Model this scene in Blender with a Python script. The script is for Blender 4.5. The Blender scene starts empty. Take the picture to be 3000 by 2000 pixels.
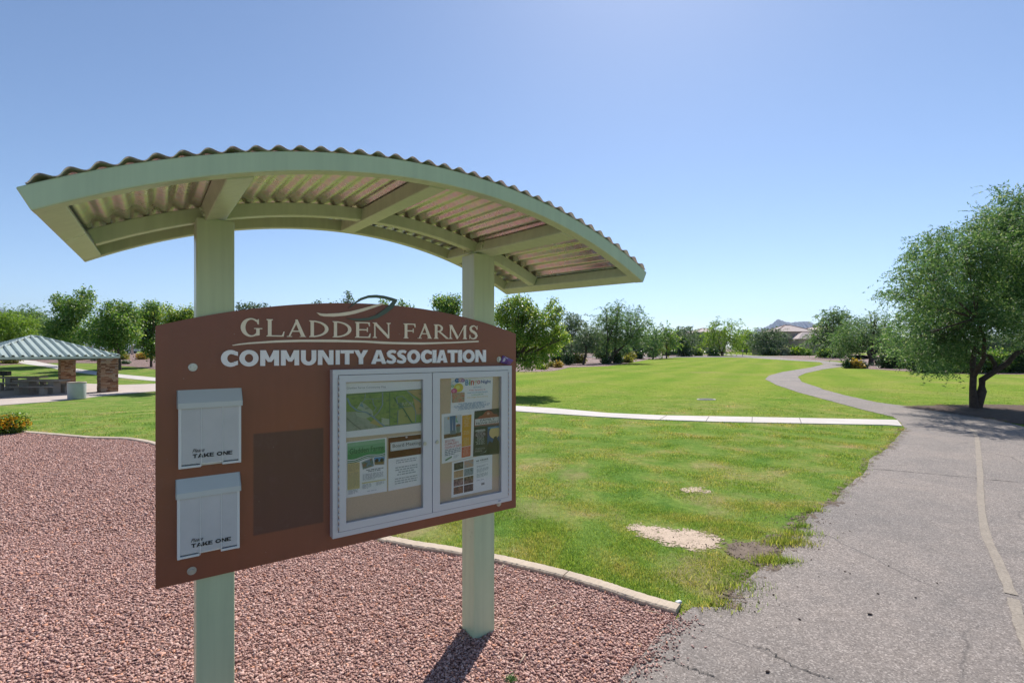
SUN, SUN_EL, SUN_AZ = 4.0, 50.0, 17.0
SKY, AIR, DUST, OZ, EXPO, HAZE = 0.088, 0.85, 0.42, 2.6, 0.74, 4.5e-5
import bpy, bmesh, math, random
import numpy as np
from mathutils import Vector, Matrix
from mathutils.geometry import delaunay_2d_cdt, tessellate_polygon

S = bpy.context.scene
COL = S.collection
R = math.radians
F, CX, YH, EYE = 1471.0, 1500.0, 1022.0, 1.7

# ------------------------------------------------------------------ terrain
def sstep(a, b, v):
    t = min(1.0, max(0.0, (v - a) / (b - a)))
    return t * t * (3 - 2 * t)

def ground(x, y):
    """height of the land: level near the kiosk, a shallow basin on the left, a rise to the road behind it"""
    w = sstep(-1.5, -18.0, x)
    if w == 0: return 0.0
    d = y + 0.12 * abs(x)
    h = -0.81 * sstep(11, 26, d) + 0.70 * sstep(40, 60, d) + 0.95 * sstep(60, 100, d)
    return h * w

def gp(px, py, off=0.0):
    """a spot on the land, read off the photograph (3000 px wide)"""
    rx, rz = (px - CX) / F, (YH - py) / F
    lo, hi, y = 0.5, None, 0.5
    prev = 0.5
    while y < 4000:
        z = EYE + rz * y
        if z <= ground(rx * y, y) + off:
            lo, hi = prev, y; break
        prev = y; y *= 1.01
    if hi is None: lo = hi = y
    for _ in range(30):
        m = (lo + hi) / 2
        if EYE + rz * m <= ground(rx * m, m) + off: hi = m
        else: lo = m
    y = (lo + hi) / 2
    return Vector((rx * y, y, ground(rx * y, y)))

def at(px, y):
    x = (px - CX) / F * y
    return Vector((x, y, ground(x, y)))

def hz(py, y):
    return EYE + (YH - py) / F * y

# ------------------------------------------------------------------ objects
def tag(o, label=None, cat=None, group=None, kind=None):
    if label: o['label'] = label
    if cat: o['category'] = cat
    if group: o['group'] = group
    if kind: o['kind'] = kind
    return o

def empty(name, loc, rz=0.0):
    o = bpy.data.objects.new(name, None)
    o.location = loc; o.rotation_euler = (0, 0, rz)
    o.empty_display_size = 0.2
    COL.objects.link(o)
    return o

def link(name, me, mats=None, parent=None, loc=None, rz=0.0):
    o = bpy.data.objects.new(name, me)
    if mats is not None:
        for m in (mats if isinstance(mats, (list, tuple)) else [mats]): me.materials.append(m)
    if loc is not None: o.location = loc
    if rz: o.rotation_euler = (0, 0, rz)
    if parent: o.parent = parent
    COL.objects.link(o)
    return o

def mesh_np(name, V, Fa, smooth=False, mi=None):
    V = np.ascontiguousarray(V, dtype=np.float32); Fa = np.ascontiguousarray(Fa, dtype=np.int32)
    me = bpy.data.meshes.new(name)
    n, k = Fa.shape
    me.vertices.add(len(V)); me.vertices.foreach_set('co', V.ravel())
    me.loops.add(n * k); me.loops.foreach_set('vertex_index', Fa.ravel())
    me.polygons.add(n)
    me.polygons.foreach_set('loop_start', np.arange(0, n * k, k, dtype=np.int32))
    me.polygons.foreach_set('loop_total', np.full(n, k, dtype=np.int32))
    if smooth: me.polygons.foreach_set('use_smooth', np.ones(n, dtype=bool))
    if mi is not None: me.polygons.foreach_set('material_index', np.asarray(mi, dtype=np.int32))
    me.update(calc_edges=True)
    return me

class MB:
    """collects shapes into one mesh"""
    def __init__(s): s.v, s.f, s.m, s.sm = [], [], [], []
    def add(s, vs, fs, mi=0, smooth=False):
        b = len(s.v)
        s.v += [tuple(v) for v in vs]
        s.f += [tuple(b + i for i in f) for f in fs]
        s.m += [mi] * len(fs); s.sm += [smooth] * len(fs)
    def box(s, a, b, mi=0, M=None):
        (x0, y0, z0), (x1, y1, z1) = a, b
        vs = [Vector(p) for p in ((x0,y0,z0),(x1,y0,z0),(x1,y1,z0),(x0,y1,z0),(x0,y0,z1),(x1,y0,z1),(x1,y1,z1),(x0,y1,z1))]
        if M is not None: vs = [M @ v for v in vs]
        s.add(vs, [(0,3,2,1),(4,5,6,7),(0,1,5,4),(1,2,6,5),(2,3,7,6),(3,0,4,7)], mi)
    def tube(s, pts, rads, n=8, mi=0, smooth=True, cap=True):
        pts = [Vector(p) for p in pts]
        rings, fs = [], []
        up = Vector((0.3, 0.1, 1)).normalized()
        for i, p in enumerate(pts):
            t = (pts[min(i + 1, len(pts) - 1)] - pts[max(i - 1, 0)])
            if t.length < 1e-9: t = Vector((0, 0, 1))
            t.normalize()
            a = t.cross(up)
            if a.length < 1e-3: a = t.cross(Vector((1, 0, 0)))
            a.normalize(); b = t.cross(a)
            r = rads[i] if isinstance(rads, (list, tuple)) else rads
            rings += [p + r * (math.cos(k * 2 * math.pi / n) * a + math.sin(k * 2 * math.pi / n) * b) for k in range(n)]
        for i in range(len(pts) - 1):
            for k in range(n):
                fs.append((i*n+k, i*n+(k+1) % n, (i+1)*n+(k+1) % n, (i+1)*n+k))
        s.add(rings, fs, mi, smooth)
        if cap:
            s.add(rings[:n], [tuple(range(n))], mi); s.add(rings[-n:], [tuple(reversed(range(n)))], mi)
    def cyl(s, c, axis, r, h, n=20, mi=0, r2=None):
        c = Vector(c); axis = Vector(axis).normalized()
        s.tube([c, c + axis * h], [r, r if r2 is None else r2], n, mi, True)
    def lathe(s, c, prof, n=28, mi=0):
        vs, fs = [], []
        for (r, z) in prof:
            for k in range(n):
                a = 2 * math.pi * k / n
                vs.append((c[0] + r * math.cos(a), c[1] + r * math.sin(a), c[2] + z))
        for i in range(len(prof) - 1):
            for k in range(n):
                fs.append((i*n+k, i*n+(k+1) % n, (i+1)*n+(k+1) % n, (i+1)*n+k))
        s.add(vs, fs, mi, True)
    def slab(s, poly, fn, mi=0):
        """flat polygon (2-D) given a front and back by fn(p2, 0/1); for plates and letters"""
        n = len(poly)
        a = [fn(p, 1) for p in poly]; b = [fn(p, 0) for p in poly]
        tris = tessellate_polygon([[Vector((p[0], p[1], 0)) for p in poly]])
        s.add(a, [tuple(t) for t in tris], mi)
        s.add(a + b, [(i, (i+1) % n, n + (i+1) % n, n + i) for i in range(n)], mi)
    def sheet(s, poly, fn, mi=0):
        a = [fn(p) for p in poly]
        tris = tessellate_polygon([[Vector((p[0], p[1], 0)) for p in poly]])
        s.add(a, [tuple(t) for t in tris], mi)
    def build(s, name, mats, parent=None, loc=None, rz=0.0, bevel=0, flip=True):
        me = bpy.data.meshes.new(name)
        me.from_pydata(s.v, [], s.f); me.update()
        me.polygons.foreach_set('material_index', s.m)
        me.polygons.foreach_set('use_smooth', s.sm)
        if flip:
            bm = bmesh.new(); bm.from_mesh(me)
            bmesh.ops.remove_doubles(bm, verts=bm.verts, dist=1e-6)
            bmesh.ops.recalc_face_normals(bm, faces=bm.faces)
            bm.to_mesh(me); bm.free()
        o = link(name, me, mats, parent, loc, rz)
        if bevel:
            md = o.modifiers.new('Bevel', 'BEVEL'); md.width = bevel; md.segments = 2; md.limit_method = 'ANGLE'; md.angle_limit = R(40)
            md.harden_normals = False
        return o

# ------------------------------------------------------------------ materials
class NT:
    def __init__(s, name):
        s.m = bpy.data.materials.new(name); s.m.use_nodes = True
        s.t = s.m.node_tree; s.t.nodes.clear()
        s.out = s.t.nodes.new('ShaderNodeOutputMaterial')
    def n(s, typ, **kw):
        nd = s.t.nodes.new('ShaderNode' + typ)
        for k, v in kw.items():
            if k in nd.inputs: s.set(nd.inputs[k], v)
            else: setattr(nd, k, v)
        return nd
    def set(s, sock, v):
        if isinstance(v, bpy.types.NodeSocket): s.t.links.new(v, sock)
        else:
            if isinstance(v, (tuple, list)) and len(v) == 3 and sock.type == 'RGBA': v = (*v, 1)
            sock.default_value = v
    def coord(s, kind='Object', scale=None, rot=None):
        tc = s.n('TexCoord').outputs[kind]
        if scale is None and rot is None: return tc
        mp = s.n('Mapping'); s.set(mp.inputs['Vector'], tc)
        if scale is not None: mp.inputs['Scale'].default_value = scale if isinstance(scale, tuple) else (scale,)*3
        if rot is not None: mp.inputs['Rotation'].default_value = rot
        return mp.outputs[0]
    def pos(s, scale=None):
        g = s.n('NewGeometry').outputs['Position']
        if scale is None: return g
        mp = s.n('Mapping'); s.set(mp.inputs['Vector'], g)
        mp.inputs['Scale'].default_value = scale
        return mp.outputs[0]
    def noise(s, scale, detail=4, rough=0.55, vec=None, dist=0.0):
        nd = s.n('TexNoise'); nd.inputs['Scale'].default_value = scale; nd.inputs['Detail'].default_value = detail
        nd.inputs['Roughness'].default_value = rough; nd.inputs['Distortion'].default_value = dist
        if vec is not None: s.set(nd.inputs['Vector'], vec)
        return nd.outputs['Fac']
    def ramp(s, fac, stops, interp='LINEAR'):
        nd = s.n('ValToRGB'); cr = nd.color_ramp; cr.interpolation = interp
        while len(cr.elements) < len(stops): cr.elements.new(0.5)
        for e, (p, c) in zip(cr.elements, stops):
            e.position = p; e.color = (*c, 1) if len(c) == 3 else c
        s.set(nd.inputs[0], fac)
        return nd.outputs[0]
    def mix(s, fac, a, b, mode='MIX'):
        nd = s.n('Mix', data_type='RGBA', blend_type=mode)
        s.set(nd.inputs[0], fac); s.set(nd.inputs[6], a); s.set(nd.inputs[7], b)
        return nd.outputs[2]
    def math(s, op, a, b=0.0, c=None, clamp=False):
        nd = s.n('Math', operation=op); nd.use_clamp = clamp
        s.set(nd.inputs[0], a); s.set(nd.inputs[1], b)
        if c is not None: s.set(nd.inputs[2], c)
        return nd.outputs[0]
    def sepz(s, vec):
        nd = s.n('SeparateXYZ'); s.set(nd.inputs[0], vec); return nd.outputs
    def bump(s, h, strength=0.3, dist=0.01, normal=None):
        nd = s.n('Bump'); nd.inputs['Strength'].default_value = strength; nd.inputs['Distance'].default_value = dist
        s.set(nd.inputs['Height'], h)
        if normal is not None: s.set(nd.inputs['Normal'], normal)
        return nd.outputs[0]
    def bsdf(s, col, rough=0.6, metal=0.0, spec=0.5, normal=None, **kw):
        p = s.n('BsdfPrincipled')
        s.set(p.inputs['Base Color'], col); s.set(p.inputs['Roughness'], rough)
        s.set(p.inputs['Metallic'], metal); s.set(p.inputs['Specular IOR Level'], spec)
        if normal is not None: s.set(p.inputs['Normal'], normal)
        for k, v in kw.items(): s.set(p.inputs[k], v)
        return p.outputs[0]
    def done(s, sh):
        s.t.links.new(sh, s.out.inputs['Surface']); return s.m

def simple(name, col, rough=0.6, metal=0.0, spec=0.5, var=0.12, nscale=6.0, bump=0.0, bscale=60.0):
    t = NT(name)
    c = t.coord('Object')
    f = t.noise(nscale, 5, 0.6, c)
    lo = tuple(v * (1 - var) for v in col); hi = tuple(min(1, v * (1 + var)) for v in col)
    colr = t.ramp(f, [(0.3, lo), (0.7, hi)])
    nm = t.bump(t.noise(bscale, 3, 0.6, c), bump, 0.004) if bump else None
    return t.done(t.bsdf(colr, rough, metal, spec, nm))

def leafmat(name, stops, trans=0.45, rough=0.45, tint=(1.25, 1.2, 0.6), spec=0.35):
    t = NT(name)
    r = t.n('NewGeometry').outputs['Random Per Island']
    c = t.ramp(r, stops)
    big = t.noise(0.9, 3, 0.5, t.pos())
    c = t.mix(t.ramp(big, [(0.35, (0, 0, 0)), (0.65, (1, 1, 1))]), t.mix(1.0, c, (0.78, 0.82, 0.8), 'MULTIPLY'), c)
    p = t.bsdf(c, rough, 0, spec)
    tr = t.n('BsdfTranslucent'); t.set(tr.inputs['Color'], t.mix(1.0, c, tint, 'MULTIPLY'))
    mx = t.n('MixShader'); mx.inputs[0].default_value = trans
    t.t.links.new(p, mx.inputs[1]); t.t.links.new(tr.outputs[0], mx.inputs[2])
    return t.done(mx.outputs[0])

M = {}
# --- ground surfaces
def mat_lawn():
    t = NT('lawn_grass')
    P = t.pos()
    n1 = t.noise(0.22, 4, 0.6, P, 0.6); n2 = t.noise(1.1, 5, 0.65, P, 0.5); n3 = t.noise(11, 6, 0.78, P); n4 = t.noise(60, 4, 0.75, P)
    xyz = t.sepz(P)
    base = t.ramp(n2, [(0.30, (0.098, 0.190, 0.040)), (0.46, (0.155, 0.240, 0.054)), (0.58, (0.225, 0.262, 0.078)), (0.70, (0.32, 0.275, 0.145))])
    # drier, yellower turf out in the open field
    far = t.n('MapRange'); t.set(far.inputs['Value'], xyz[1]); far.inputs['From Min'].default_value = 9; far.inputs['From Max'].default_value = 22
    wet = t.n('MapRange'); t.set(wet.inputs['Value'], xyz[0]); wet.inputs['From Min'].default_value = -12; wet.inputs['From Max'].default_value = 2
    fm = t.math('MULTIPLY', far.outputs[0], wet.outputs[0])
    open_ = t.ramp(n1, [(0.3, (0.165, 0.270, 0.038)), (0.5, (0.225, 0.300, 0.054)), (0.62, (0.275, 0.300, 0.080)), (0.75, (0.35, 0.285, 0.14))])
    c = t.mix(t.math('MULTIPLY', fm, 0.8), base, open_)
    # mower bands
    wv = t.n('TexWave'); wv.inputs['Scale'].default_value = 0.11; wv.inputs['Distortion'].default_value = 2.5; wv.inputs['Detail'].default_value = 2
    mp = t.n('Mapping'); t.set(mp.inputs['Vector'], P); mp.inputs['Rotation'].default_value = (0, 0, 0.5); t.set(wv.inputs['Vector'], mp.outputs[0])
    c = t.mix(t.math('MULTIPLY', fm, 0.16), c, t.ramp(wv.outputs['Fac'], [(0.2, (0.06, 0.17, 0.015)), (0.8, (0.27, 0.29, 0.06))]))
    c = t.mix(0.75, c, t.mix(1.0, c, t.ramp(n3, [(0.28, (0.45, 0.5, 0.45)), (0.55, (1, 1, 1)), (0.74, (1.55, 1.42, 1.35))]), 'MULTIPLY'))
    c = t.mix(0.4, c, t.mix(1.0, c, t.ramp(n4, [(0.3, (0.5, 0.55, 0.5)), (0.7, (1.5, 1.45, 1.4))]), 'MULTIPLY'))
    n5 = t.noise(2.6, 6, 0.75, P, 0.3)
    c = t.mix(1.0, c, t.ramp(n5, [(0.3, (0.80, 0.86, 0.80)), (0.5, (1, 1, 1)), (0.68, (1.20, 1.10, 1.15))]), 'MULTIPLY')
    # worn spots: straw and bare soil near the path
    near = t.n('MapRange'); t.set(near.inputs['Value'], xyz[1]); near.inputs['From Min'].default_value = 9.5; near.inputs['From Max'].default_value = 6
    nb = t.noise(0.85, 5, 0.62, P, 0.8)
    bare = t.math('MULTIPLY', t.ramp(nb, [(0.53, (0, 0, 0)), (0.64, (1, 1, 1))]), near.outputs[0])
    c = t.mix(t.math('MULTIPLY', bare, 0.75), c, t.ramp(n3, [(0.3, (0.20, 0.17, 0.075)), (0.7, (0.33, 0.27, 0.15))]))
    nm = t.bump(t.math('ADD', n4, t.math('MULTIPLY', n3, 1.4)), 0.55, 0.03)
    return t.done(t.bsdf(c, 0.9, 0, 0.0, nm))

def mat_gravel(name, stops, vscale=42.0):
    t = NT(name)
    P = t.pos()
    v = t.n('TexVoronoi'); v.inputs['Scale'].default_value = vscale; t.set(v.inputs['Vector'], P)
    v2 = t.n('TexVoronoi', feature='DISTANCE_TO_EDGE'); v2.inputs['Scale'].default_value = vscale; t.set(v2.inputs['Vector'], P)
    sv = t.sepz(v.outputs['Color'])
    c = t.ramp(sv[0], stops)
    c = t.mix(1.0, c, t.ramp(v2.outputs['Distance'], [(0.0, (0.5, 0.46, 0.45)), (0.16, (1, 1, 1))]), 'MULTIPLY')
    n1 = t.noise(0.5, 4, 0.6, P)
    c = t.mix(0.35, c, t.mix(1.0, c, t.ramp(n1, [(0.3, (0.7, 0.68, 0.68)), (0.7, (1.2, 1.17, 1.15))]), 'MULTIPLY'))
    h = t.math('ADD', t.ramp(v2.outputs['Distance'], [(0, (0, 0, 0)), (0.25, (1, 1, 1))]), sv[1])
    return t.done(t.bsdf(c, 0.8, 0, 0.25, t.bump(h, 0.9, 0.015)))

GST = [(0.0, (0.29, 0.155, 0.128)), (0.3, (0.42, 0.245, 0.205)), (0.65, (0.53, 0.335, 0.285)), (0.9, (0.64, 0.45, 0.39)), (0.98, (0.62, 0.31, 0.20))]

def mat_stone():
    t = NT('crushed_granite')
    r = t.n('NewGeometry').outputs['Random Per Island']
    c = t.ramp(r, GST)
    n = t.noise(160, 3, 0.6, t.pos())
    c = t.mix(0.4, c, t.mix(1.0, c, t.ramp(n, [(0.3, (0.6, 0.58, 0.58)), (0.7, (1.25, 1.2, 1.2))]), 'MULTIPLY'))
    return t.done(t.bsdf(c, 0.75, 0, 0.3))

def mat_asphalt():
    t = NT('worn_asphalt')
    P = t.pos()
    v = t.n('TexVoronoi'); v.inputs['Scale'].default_value = 125; t.set(v.inputs['Vector'], P)
    sv = t.sepz(v.outputs['Color'])
    v3 = t.n('TexVoronoi'); v3.inputs['Scale'].default_value = 38; t.set(v3.inputs['Vector'], P)
    sv3 = t.sepz(v3.outputs['Color'])
    agg = t.ramp(sv[0], [(0.0, (0.122, 0.104, 0.094)), (0.35, (0.194, 0.167, 0.151)), (0.8, (0.250, 0.216, 0.196)), (0.95, (0.38, 0.335, 0.305))])
    big = t.ramp(sv3[0], [(0.0, (0.135, 0.118, 0.110)), (0.55, (0.205, 0.180, 0.168)), (0.93, (0.26, 0.23, 0.215)), (0.97, (0.38, 0.335, 0.31))])
    c = t.mix(0.14, agg, big)
    n1 = t.noise(0.7, 5, 0.6, P, 0.5); n2 = t.noise(3.5, 5, 0.65, P)
    c = t.mix(0.75, c, t.mix(1.0, c, t.ramp(n1, [(0.3, (0.76, 0.78, 0.80)), (0.55, (1, 0.99, 0.98)), (0.75, (1.17, 1.12, 1.07))]), 'MULTIPLY'))
    c = t.mix(0.5, c, t.mix(1.0, c, t.ramp(n2, [(0.3, (0.78, 0.79, 0.8)), (0.7, (1.16, 1.13, 1.1))]), 'MULTIPLY'))
    # hairline cracking
    cr = t.n('TexVoronoi', feature='DISTANCE_TO_EDGE'); cr.inputs['Scale'].default_value = 0.55
    nd = t.n('TexNoise'); nd.inputs['Scale'].default_value = 1.8; nd.inputs['Detail'].default_value = 6; t.set(nd.inputs['Vector'], P)
    t.set(cr.inputs['Vector'], t.mix(0.28, P, nd.outputs['Color'], 'ADD'))
    ck = t.math('MULTIPLY', t.ramp(cr.outputs['Distance'], [(0.0, (1, 1, 1)), (0.008, (0, 0, 0))]), t.ramp(n1, [(0.42, (0, 0, 0)), (0.56, (1, 1, 1))]))
    c = t.mix(t.math('MULTIPLY', ck, 0.55), c, (0.05, 0.046, 0.044))
    h = t.math('SUBTRACT', t.math('ADD', sv[1], t.math('MULTIPLY', sv3[1], 0.7)), t.math('MULTIPLY', ck, 1.5))
    return t.done(t.bsdf(c, 0.82, 0, 0.3, t.bump(h, 0.45, 0.006)))

def mat_concrete(name, col=(0.52, 0.48, 0.44), var=0.1):
    t = NT(name)
    P = t.pos()
    n1 = t.noise(1.2, 5, 0.65, P); n2 = t.noise(45, 4, 0.7, P)
    lo = tuple(v * (1 - var) for v in col); hi = tuple(v * (1 + var) for v in col)
    c = t.ramp(n1, [(0.3, lo), (0.7, hi)])
    c = t.mix(0.5, c, t.mix(1.0, c, t.ramp(n2, [(0.3, (0.78, 0.77, 0.76)), (0.7, (1.12, 1.12, 1.12))]), 'MULTIPLY'))
    return t.done(t.bsdf(c, 0.85, 0, 0.25, t.bump(n2, 0.25, 0.004)))

def mat_soil(name, a, b, sc=3.0, ragged=False):
    t = NT(name)
    P = t.pos()
    n1 = t.noise(sc, 6, 0.7, P); n2 = t.noise(60, 4, 0.7, P)
    c = t.ramp(n1, [(0.3, a), (0.7, b)])
    c = t.mix(0.6, c, t.mix(1.0, c, t.ramp(n2, [(0.3, (0.55, 0.55, 0.55)), (0.7, (1.3, 1.3, 1.3))]), 'MULTIPLY'))
    sh = t.bsdf(c, 0.9, 0, 0.15, t.bump(n2, 0.5, 0.01))
    if ragged:
        at_ = t.n('Attribute'); at_.attribute_name = 'edge'
        k = t.math('ADD', at_.outputs['Fac'], t.math('MULTIPLY', t.math('SUBTRACT', t.math('ADD', t.math('MULTIPLY', t.noise(5, 6, 0.7, P), 0.65), t.math('MULTIPLY', t.noise(40, 3, 0.7, P), 0.35)), 0.5), 5.0))
        tr = t.n('BsdfTransparent'); mx = t.n('MixShader')
        t.t.links.new(t.ramp(k, [(0.14, (0, 0, 0)), (0.26, (1, 1, 1))]), mx.inputs[0]); t.t.links.new(tr.outputs[0], mx.inputs[1]); t.t.links.new(sh, mx.inputs[2]); sh = mx.outputs[0]
    return t.done(sh)

M['lawn'] = mat_lawn()
M['gravel'] = mat_gravel('granite_gravel', GST)
M['far_gravel'] = mat_gravel('brown_gravel', [(0.0, (0.15, 0.095, 0.085)), (0.4, (0.26, 0.170, 0.150)), (0.8, (0.36, 0.25, 0.22)), (1, (0.42, 0.31, 0.27))], 20.0)
M['stone'] = mat_stone()
M['asphalt'] = mat_asphalt()
M['walk'] = mat_concrete('pale_concrete', (0.53, 0.49, 0.46))
M['kerb'] = mat_concrete('kerb_concrete', (0.47, 0.385, 0.30), 0.2)
M['patio'] = mat_concrete('patio_concrete', (0.47, 0.40, 0.36))
M['precast'] = mat_concrete('precast_concrete', (0.34, 0.29, 0.245))
M['bin'] = mat_concrete('bin_concrete', (0.42, 0.43, 0.43))
M['soil'] = mat_soil('desert_soil', (0.22, 0.16, 0.12), (0.34, 0.26, 0.20))
M['mulch'] = mat_soil('bark_mulch', (0.075, 0.050, 0.038), (0.15, 0.105, 0.082), 7.0, True)
M['sand'] = mat_soil('bare_sand', (0.44, 0.34, 0.26), (0.56, 0.44, 0.34), 5.0, True)
M['crumble'] = mat_soil('crumbled_asphalt', (0.11, 0.082, 0.062), (0.24, 0.185, 0.145), 9.0, True)
M['street'] = mat_soil('street_asphalt', (0.19, 0.185, 0.185), (0.24, 0.235, 0.23), 1.0)
M['stripe'] = mat_soil('faded_stripe_paint', (0.265, 0.228, 0.192), (0.34, 0.295, 0.245), 8.0)
M['crack'] = simple('crack_fill', (0.035, 0.032, 0.03), 0.9)
# --- kiosk
def mat_greenpaint():
    t = NT('sage_green_paint')
    c0 = t.coord('Object')
    n1 = t.noise(2.5, 5, 0.6, c0); n2 = t.noise(400, 2, 0.5, c0)
    c = t.ramp(n1, [(0.3, (0.475, 0.575, 0.375)), (0.7, (0.52, 0.625, 0.41))])
    stk = t.noise(1.0, 4, 0.6, t.coord('Object', (26, 26, 1.1)))
    c = t.mix(0.5, c, t.mix(1.0, c, t.ramp(stk, [(0.35, (0.86, 0.87, 0.86)), (0.6, (1.06, 1.05, 1.04))]), 'MULTIPLY'))
    sp = t.ramp(t.noise(38, 2, 0.4, c0), [(0.745, (0, 0, 0)), (0.76, (1, 1, 1))])
    c = t.mix(t.math('MULTIPLY', sp, 0.35), c, (0.5, 0.5, 0.44))
    rg = t.ramp(n1, [(0.3, (0.27,)*3), (0.7, (0.36,)*3)])
    return t.done(t.bsdf(c, rg, 0, 0.5, t.bump(n2, 0.06, 0.001)))
M['green'] = mat_greenpaint()

def mat_panel():
    t = NT('brown_sign_panel')
    c0 = t.coord('Object')
    xyz = t.sepz(c0)
    n1 = t.noise(1.6, 4, 0.6, c0); n2 = t.noise(900, 2, 0.5, c0); n3 = t.noise(16, 5, 0.7, c0)
    c = t.ramp(n1, [(0.3, (0.200, 0.064, 0.038)), (0.7, (0.255, 0.078, 0.039))])
    # unfaded rectangle where a third holder used to hang
    def band(v, a, b, w):
        u = t.n('MapRange'); t.set(u.inputs[0], v); u.inputs[1].default_value = a - w; u.inputs[2].default_value = a + w
        d = t.n('MapRange'); t.set(d.inputs[0], v); d.inputs[1].default_value = b + w; d.inputs[2].default_value = b - w
        return t.math('MULTIPLY', u.outputs[0], d.outputs[0])
    x0, x1, z0, z1 = PATCH
    msk = t.math('MULTIPLY', band(xyz[0], x0, x1, 0.004), band(xyz[2], z0, z1, 0.004))
    c = t.mix(t.math('MULTIPLY', msk, 0.85), c, (0.088, 0.036, 0.031))
    ds = t.noise(1.0, 4, 0.65, t.coord('Object', (30, 30, 1.6)))
    c = t.mix(0.22, c, t.mix(1.0, c, t.ramp(ds, [(0.35, (0.84, 0.84, 0.84)), (0.65, (1.10, 1.08, 1.06))]), 'MULTIPLY'))
    chip = t.ramp(t.noise(70, 2, 0.4, c0), [(0.765, (0, 0, 0)), (0.78, (1, 1, 1))])
    c = t.mix(t.math('MULTIPLY', chip, 0.5), c, (0.36, 0.28, 0.25))
    dust = t.ramp(n3, [(0.56, (0, 0, 0)), (0.8, (1, 1, 1))])
    c = t.mix(t.math('MULTIPLY', dust, 0.10), c, (0.32, 0.24, 0.2))
    return t.done(t.bsdf(c, t.ramp(n3, [(0.3, (0.30,)*3), (0.7, (0.38,)*3)]), 0, 0.6, t.bump(n2, 0.12, 0.0006)))

def mat_galv():
    t = NT('galvanised_sheet')
    c0 = t.coord('Object')
    v = t.n('TexVoronoi'); v.inputs['Scale'].default_value = 55; t.set(v.inputs['Vector'], c0)
    n = t.noise(3.0, 5, 0.6, c0)
    c = t.mix(0.25, t.ramp(n, [(0.3, (0.66, 0.61, 0.59)), (0.7, (0.80, 0.75, 0.72))]), v.outputs['Color'], 'SOFT_LIGHT')
    return t.done(t.bsdf(c, t.ramp(n, [(0.3, (0.20,)*3), (0.7, (0.36,)*3)]), 0.95, 0.5))
M['galv'] = mat_galv()
M['cream'] = simple('cream_letter', (0.90, 0.82, 0.69), 0.5, var=0.05)
M['whitel'] = simple('white_letter', (0.90, 0.90, 0.94), 0.45, var=0.04)
M['leafgreen'] = simple('emblem_green', (0.085, 0.135, 0.115), 0.45, var=0.06)
M['alu'] = simple('anodised_aluminium', (0.58, 0.60, 0.66), 0.42, 0.3, 0.5, var=0.04, nscale=3)
M['alud'] = simple('dark_seam', (0.10, 0.10, 0.11), 0.6)
M['steel'] = simple('bolt_steel', (0.50, 0.50, 0.50), 0.35, 0.8, var=0.1, nscale=40)
M['cork'] = simple('tan_cork', (0.66, 0.50, 0.36), 0.9, var=0.06, nscale=120, bump=0.2)
M['paper'] = simple('white_paper', (0.93, 0.92, 0.94), 0.8, var=0.03, nscale=9)
M['holder'] = simple('milky_plastic', (0.70, 0.73, 0.72), 0.35, var=0.03, nscale=8)
M['holdlid'] = simple('grey_plastic_lid', (0.56, 0.60, 0.59), 0.35, var=0.03, nscale=8)
M['black'] = simple('black_ink', (0.015, 0.015, 0.016), 0.6)

def mat_glass(name, tint=(1.0, 1.0, 1.0), rough=0.02):
    t = NT(name)
    tr = t.n('BsdfTransparent'); t.set(tr.inputs[0], tint)
    gl = t.n('BsdfGlossy'); gl.inputs['Roughness'].default_value = rough
    fr = t.n('Fresnel'); fr.inputs[0].default_value = 1.45
    mx = t.n('MixShader'); t.t.links.new(t.math('MULTIPLY', fr.outputs[0], 0.9), mx.inputs[0])
    t.t.links.new(tr.outputs[0], mx.inputs[1]); t.t.links.new(gl.outputs[0], mx.inputs[2])
    return t.done(mx.outputs[0])
M['glass'] = mat_glass('case_glass')

def mat_acryl():
    t = NT('frosted_acrylic')
    n = t.noise(7, 4, 0.6, t.coord('Object'))
    tr = t.n('BsdfTransparent'); t.set(tr.inputs[0], (0.93, 0.94, 0.95))
    p = t.bsdf(t.ramp(n, [(0.3, (0.66, 0.68, 0.69)), (0.7, (0.76, 0.77, 0.78))]), 0.25, 0, 0.5)
    mx = t.n('MixShader'); mx.inputs[0].default_value = 0.72
    t.t.links.new(tr.outputs[0], mx.inputs[1]); t.t.links.new(p, mx.inputs[2])
    return t.done(mx.outputs[0])
M['acryl'] = mat_acryl()
INK = {}
def ink(c, rough=0.75):
    k = tuple(round(v, 3) for v in c)
    if k not in INK: INK[k] = simple('printed_ink', k, rough, var=0.05, nscale=30)
    return INK[k]
def ink_noise(name, stops, sc):
    t = NT(name)
    return t.done(t.bsdf(t.ramp(t.noise(sc, 4, 0.65, t.coord('Object'), 0.6), stops), 0.75, 0, 0.4))
# ------------------------------------------------------------------ kiosk frame of reference
KD = (0.8126, 0.5828)
KLOC = (-0.7208, 2.5741, 0.0)
KROT = math.atan2(KD[1], KD[0])
def bl(px, py, t):
    """photo spot on the upright plane t metres in front of the posts -> (along, height)"""
    rx = (px - CX) / F
    s = (rx * (2.9325 - .8126 * t) + .221 - .5828 * t) / (.8126 - .5828 * rx)
    y = 2.9325 + .5828 * s - .8126 * t
    return (s + .615, EYE + (YH - py) / F * y)
def z3(o, sc):                       # photo spot from an enlarged crop
    return lambda p: (o[0] + p[0] / sc, o[1] + p[1] / sc)
Z5, Z4A, Z6, Z7 = z3((450, 1100), 3.92), z3((900, 840), 3.564), z3((950, 1060), 2.903), z3((1250, 1060), 3.565)
Z3A = z3((400, 840), 3.92)
def bz(Z, p, t): return bl(*Z(p), t)

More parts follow.
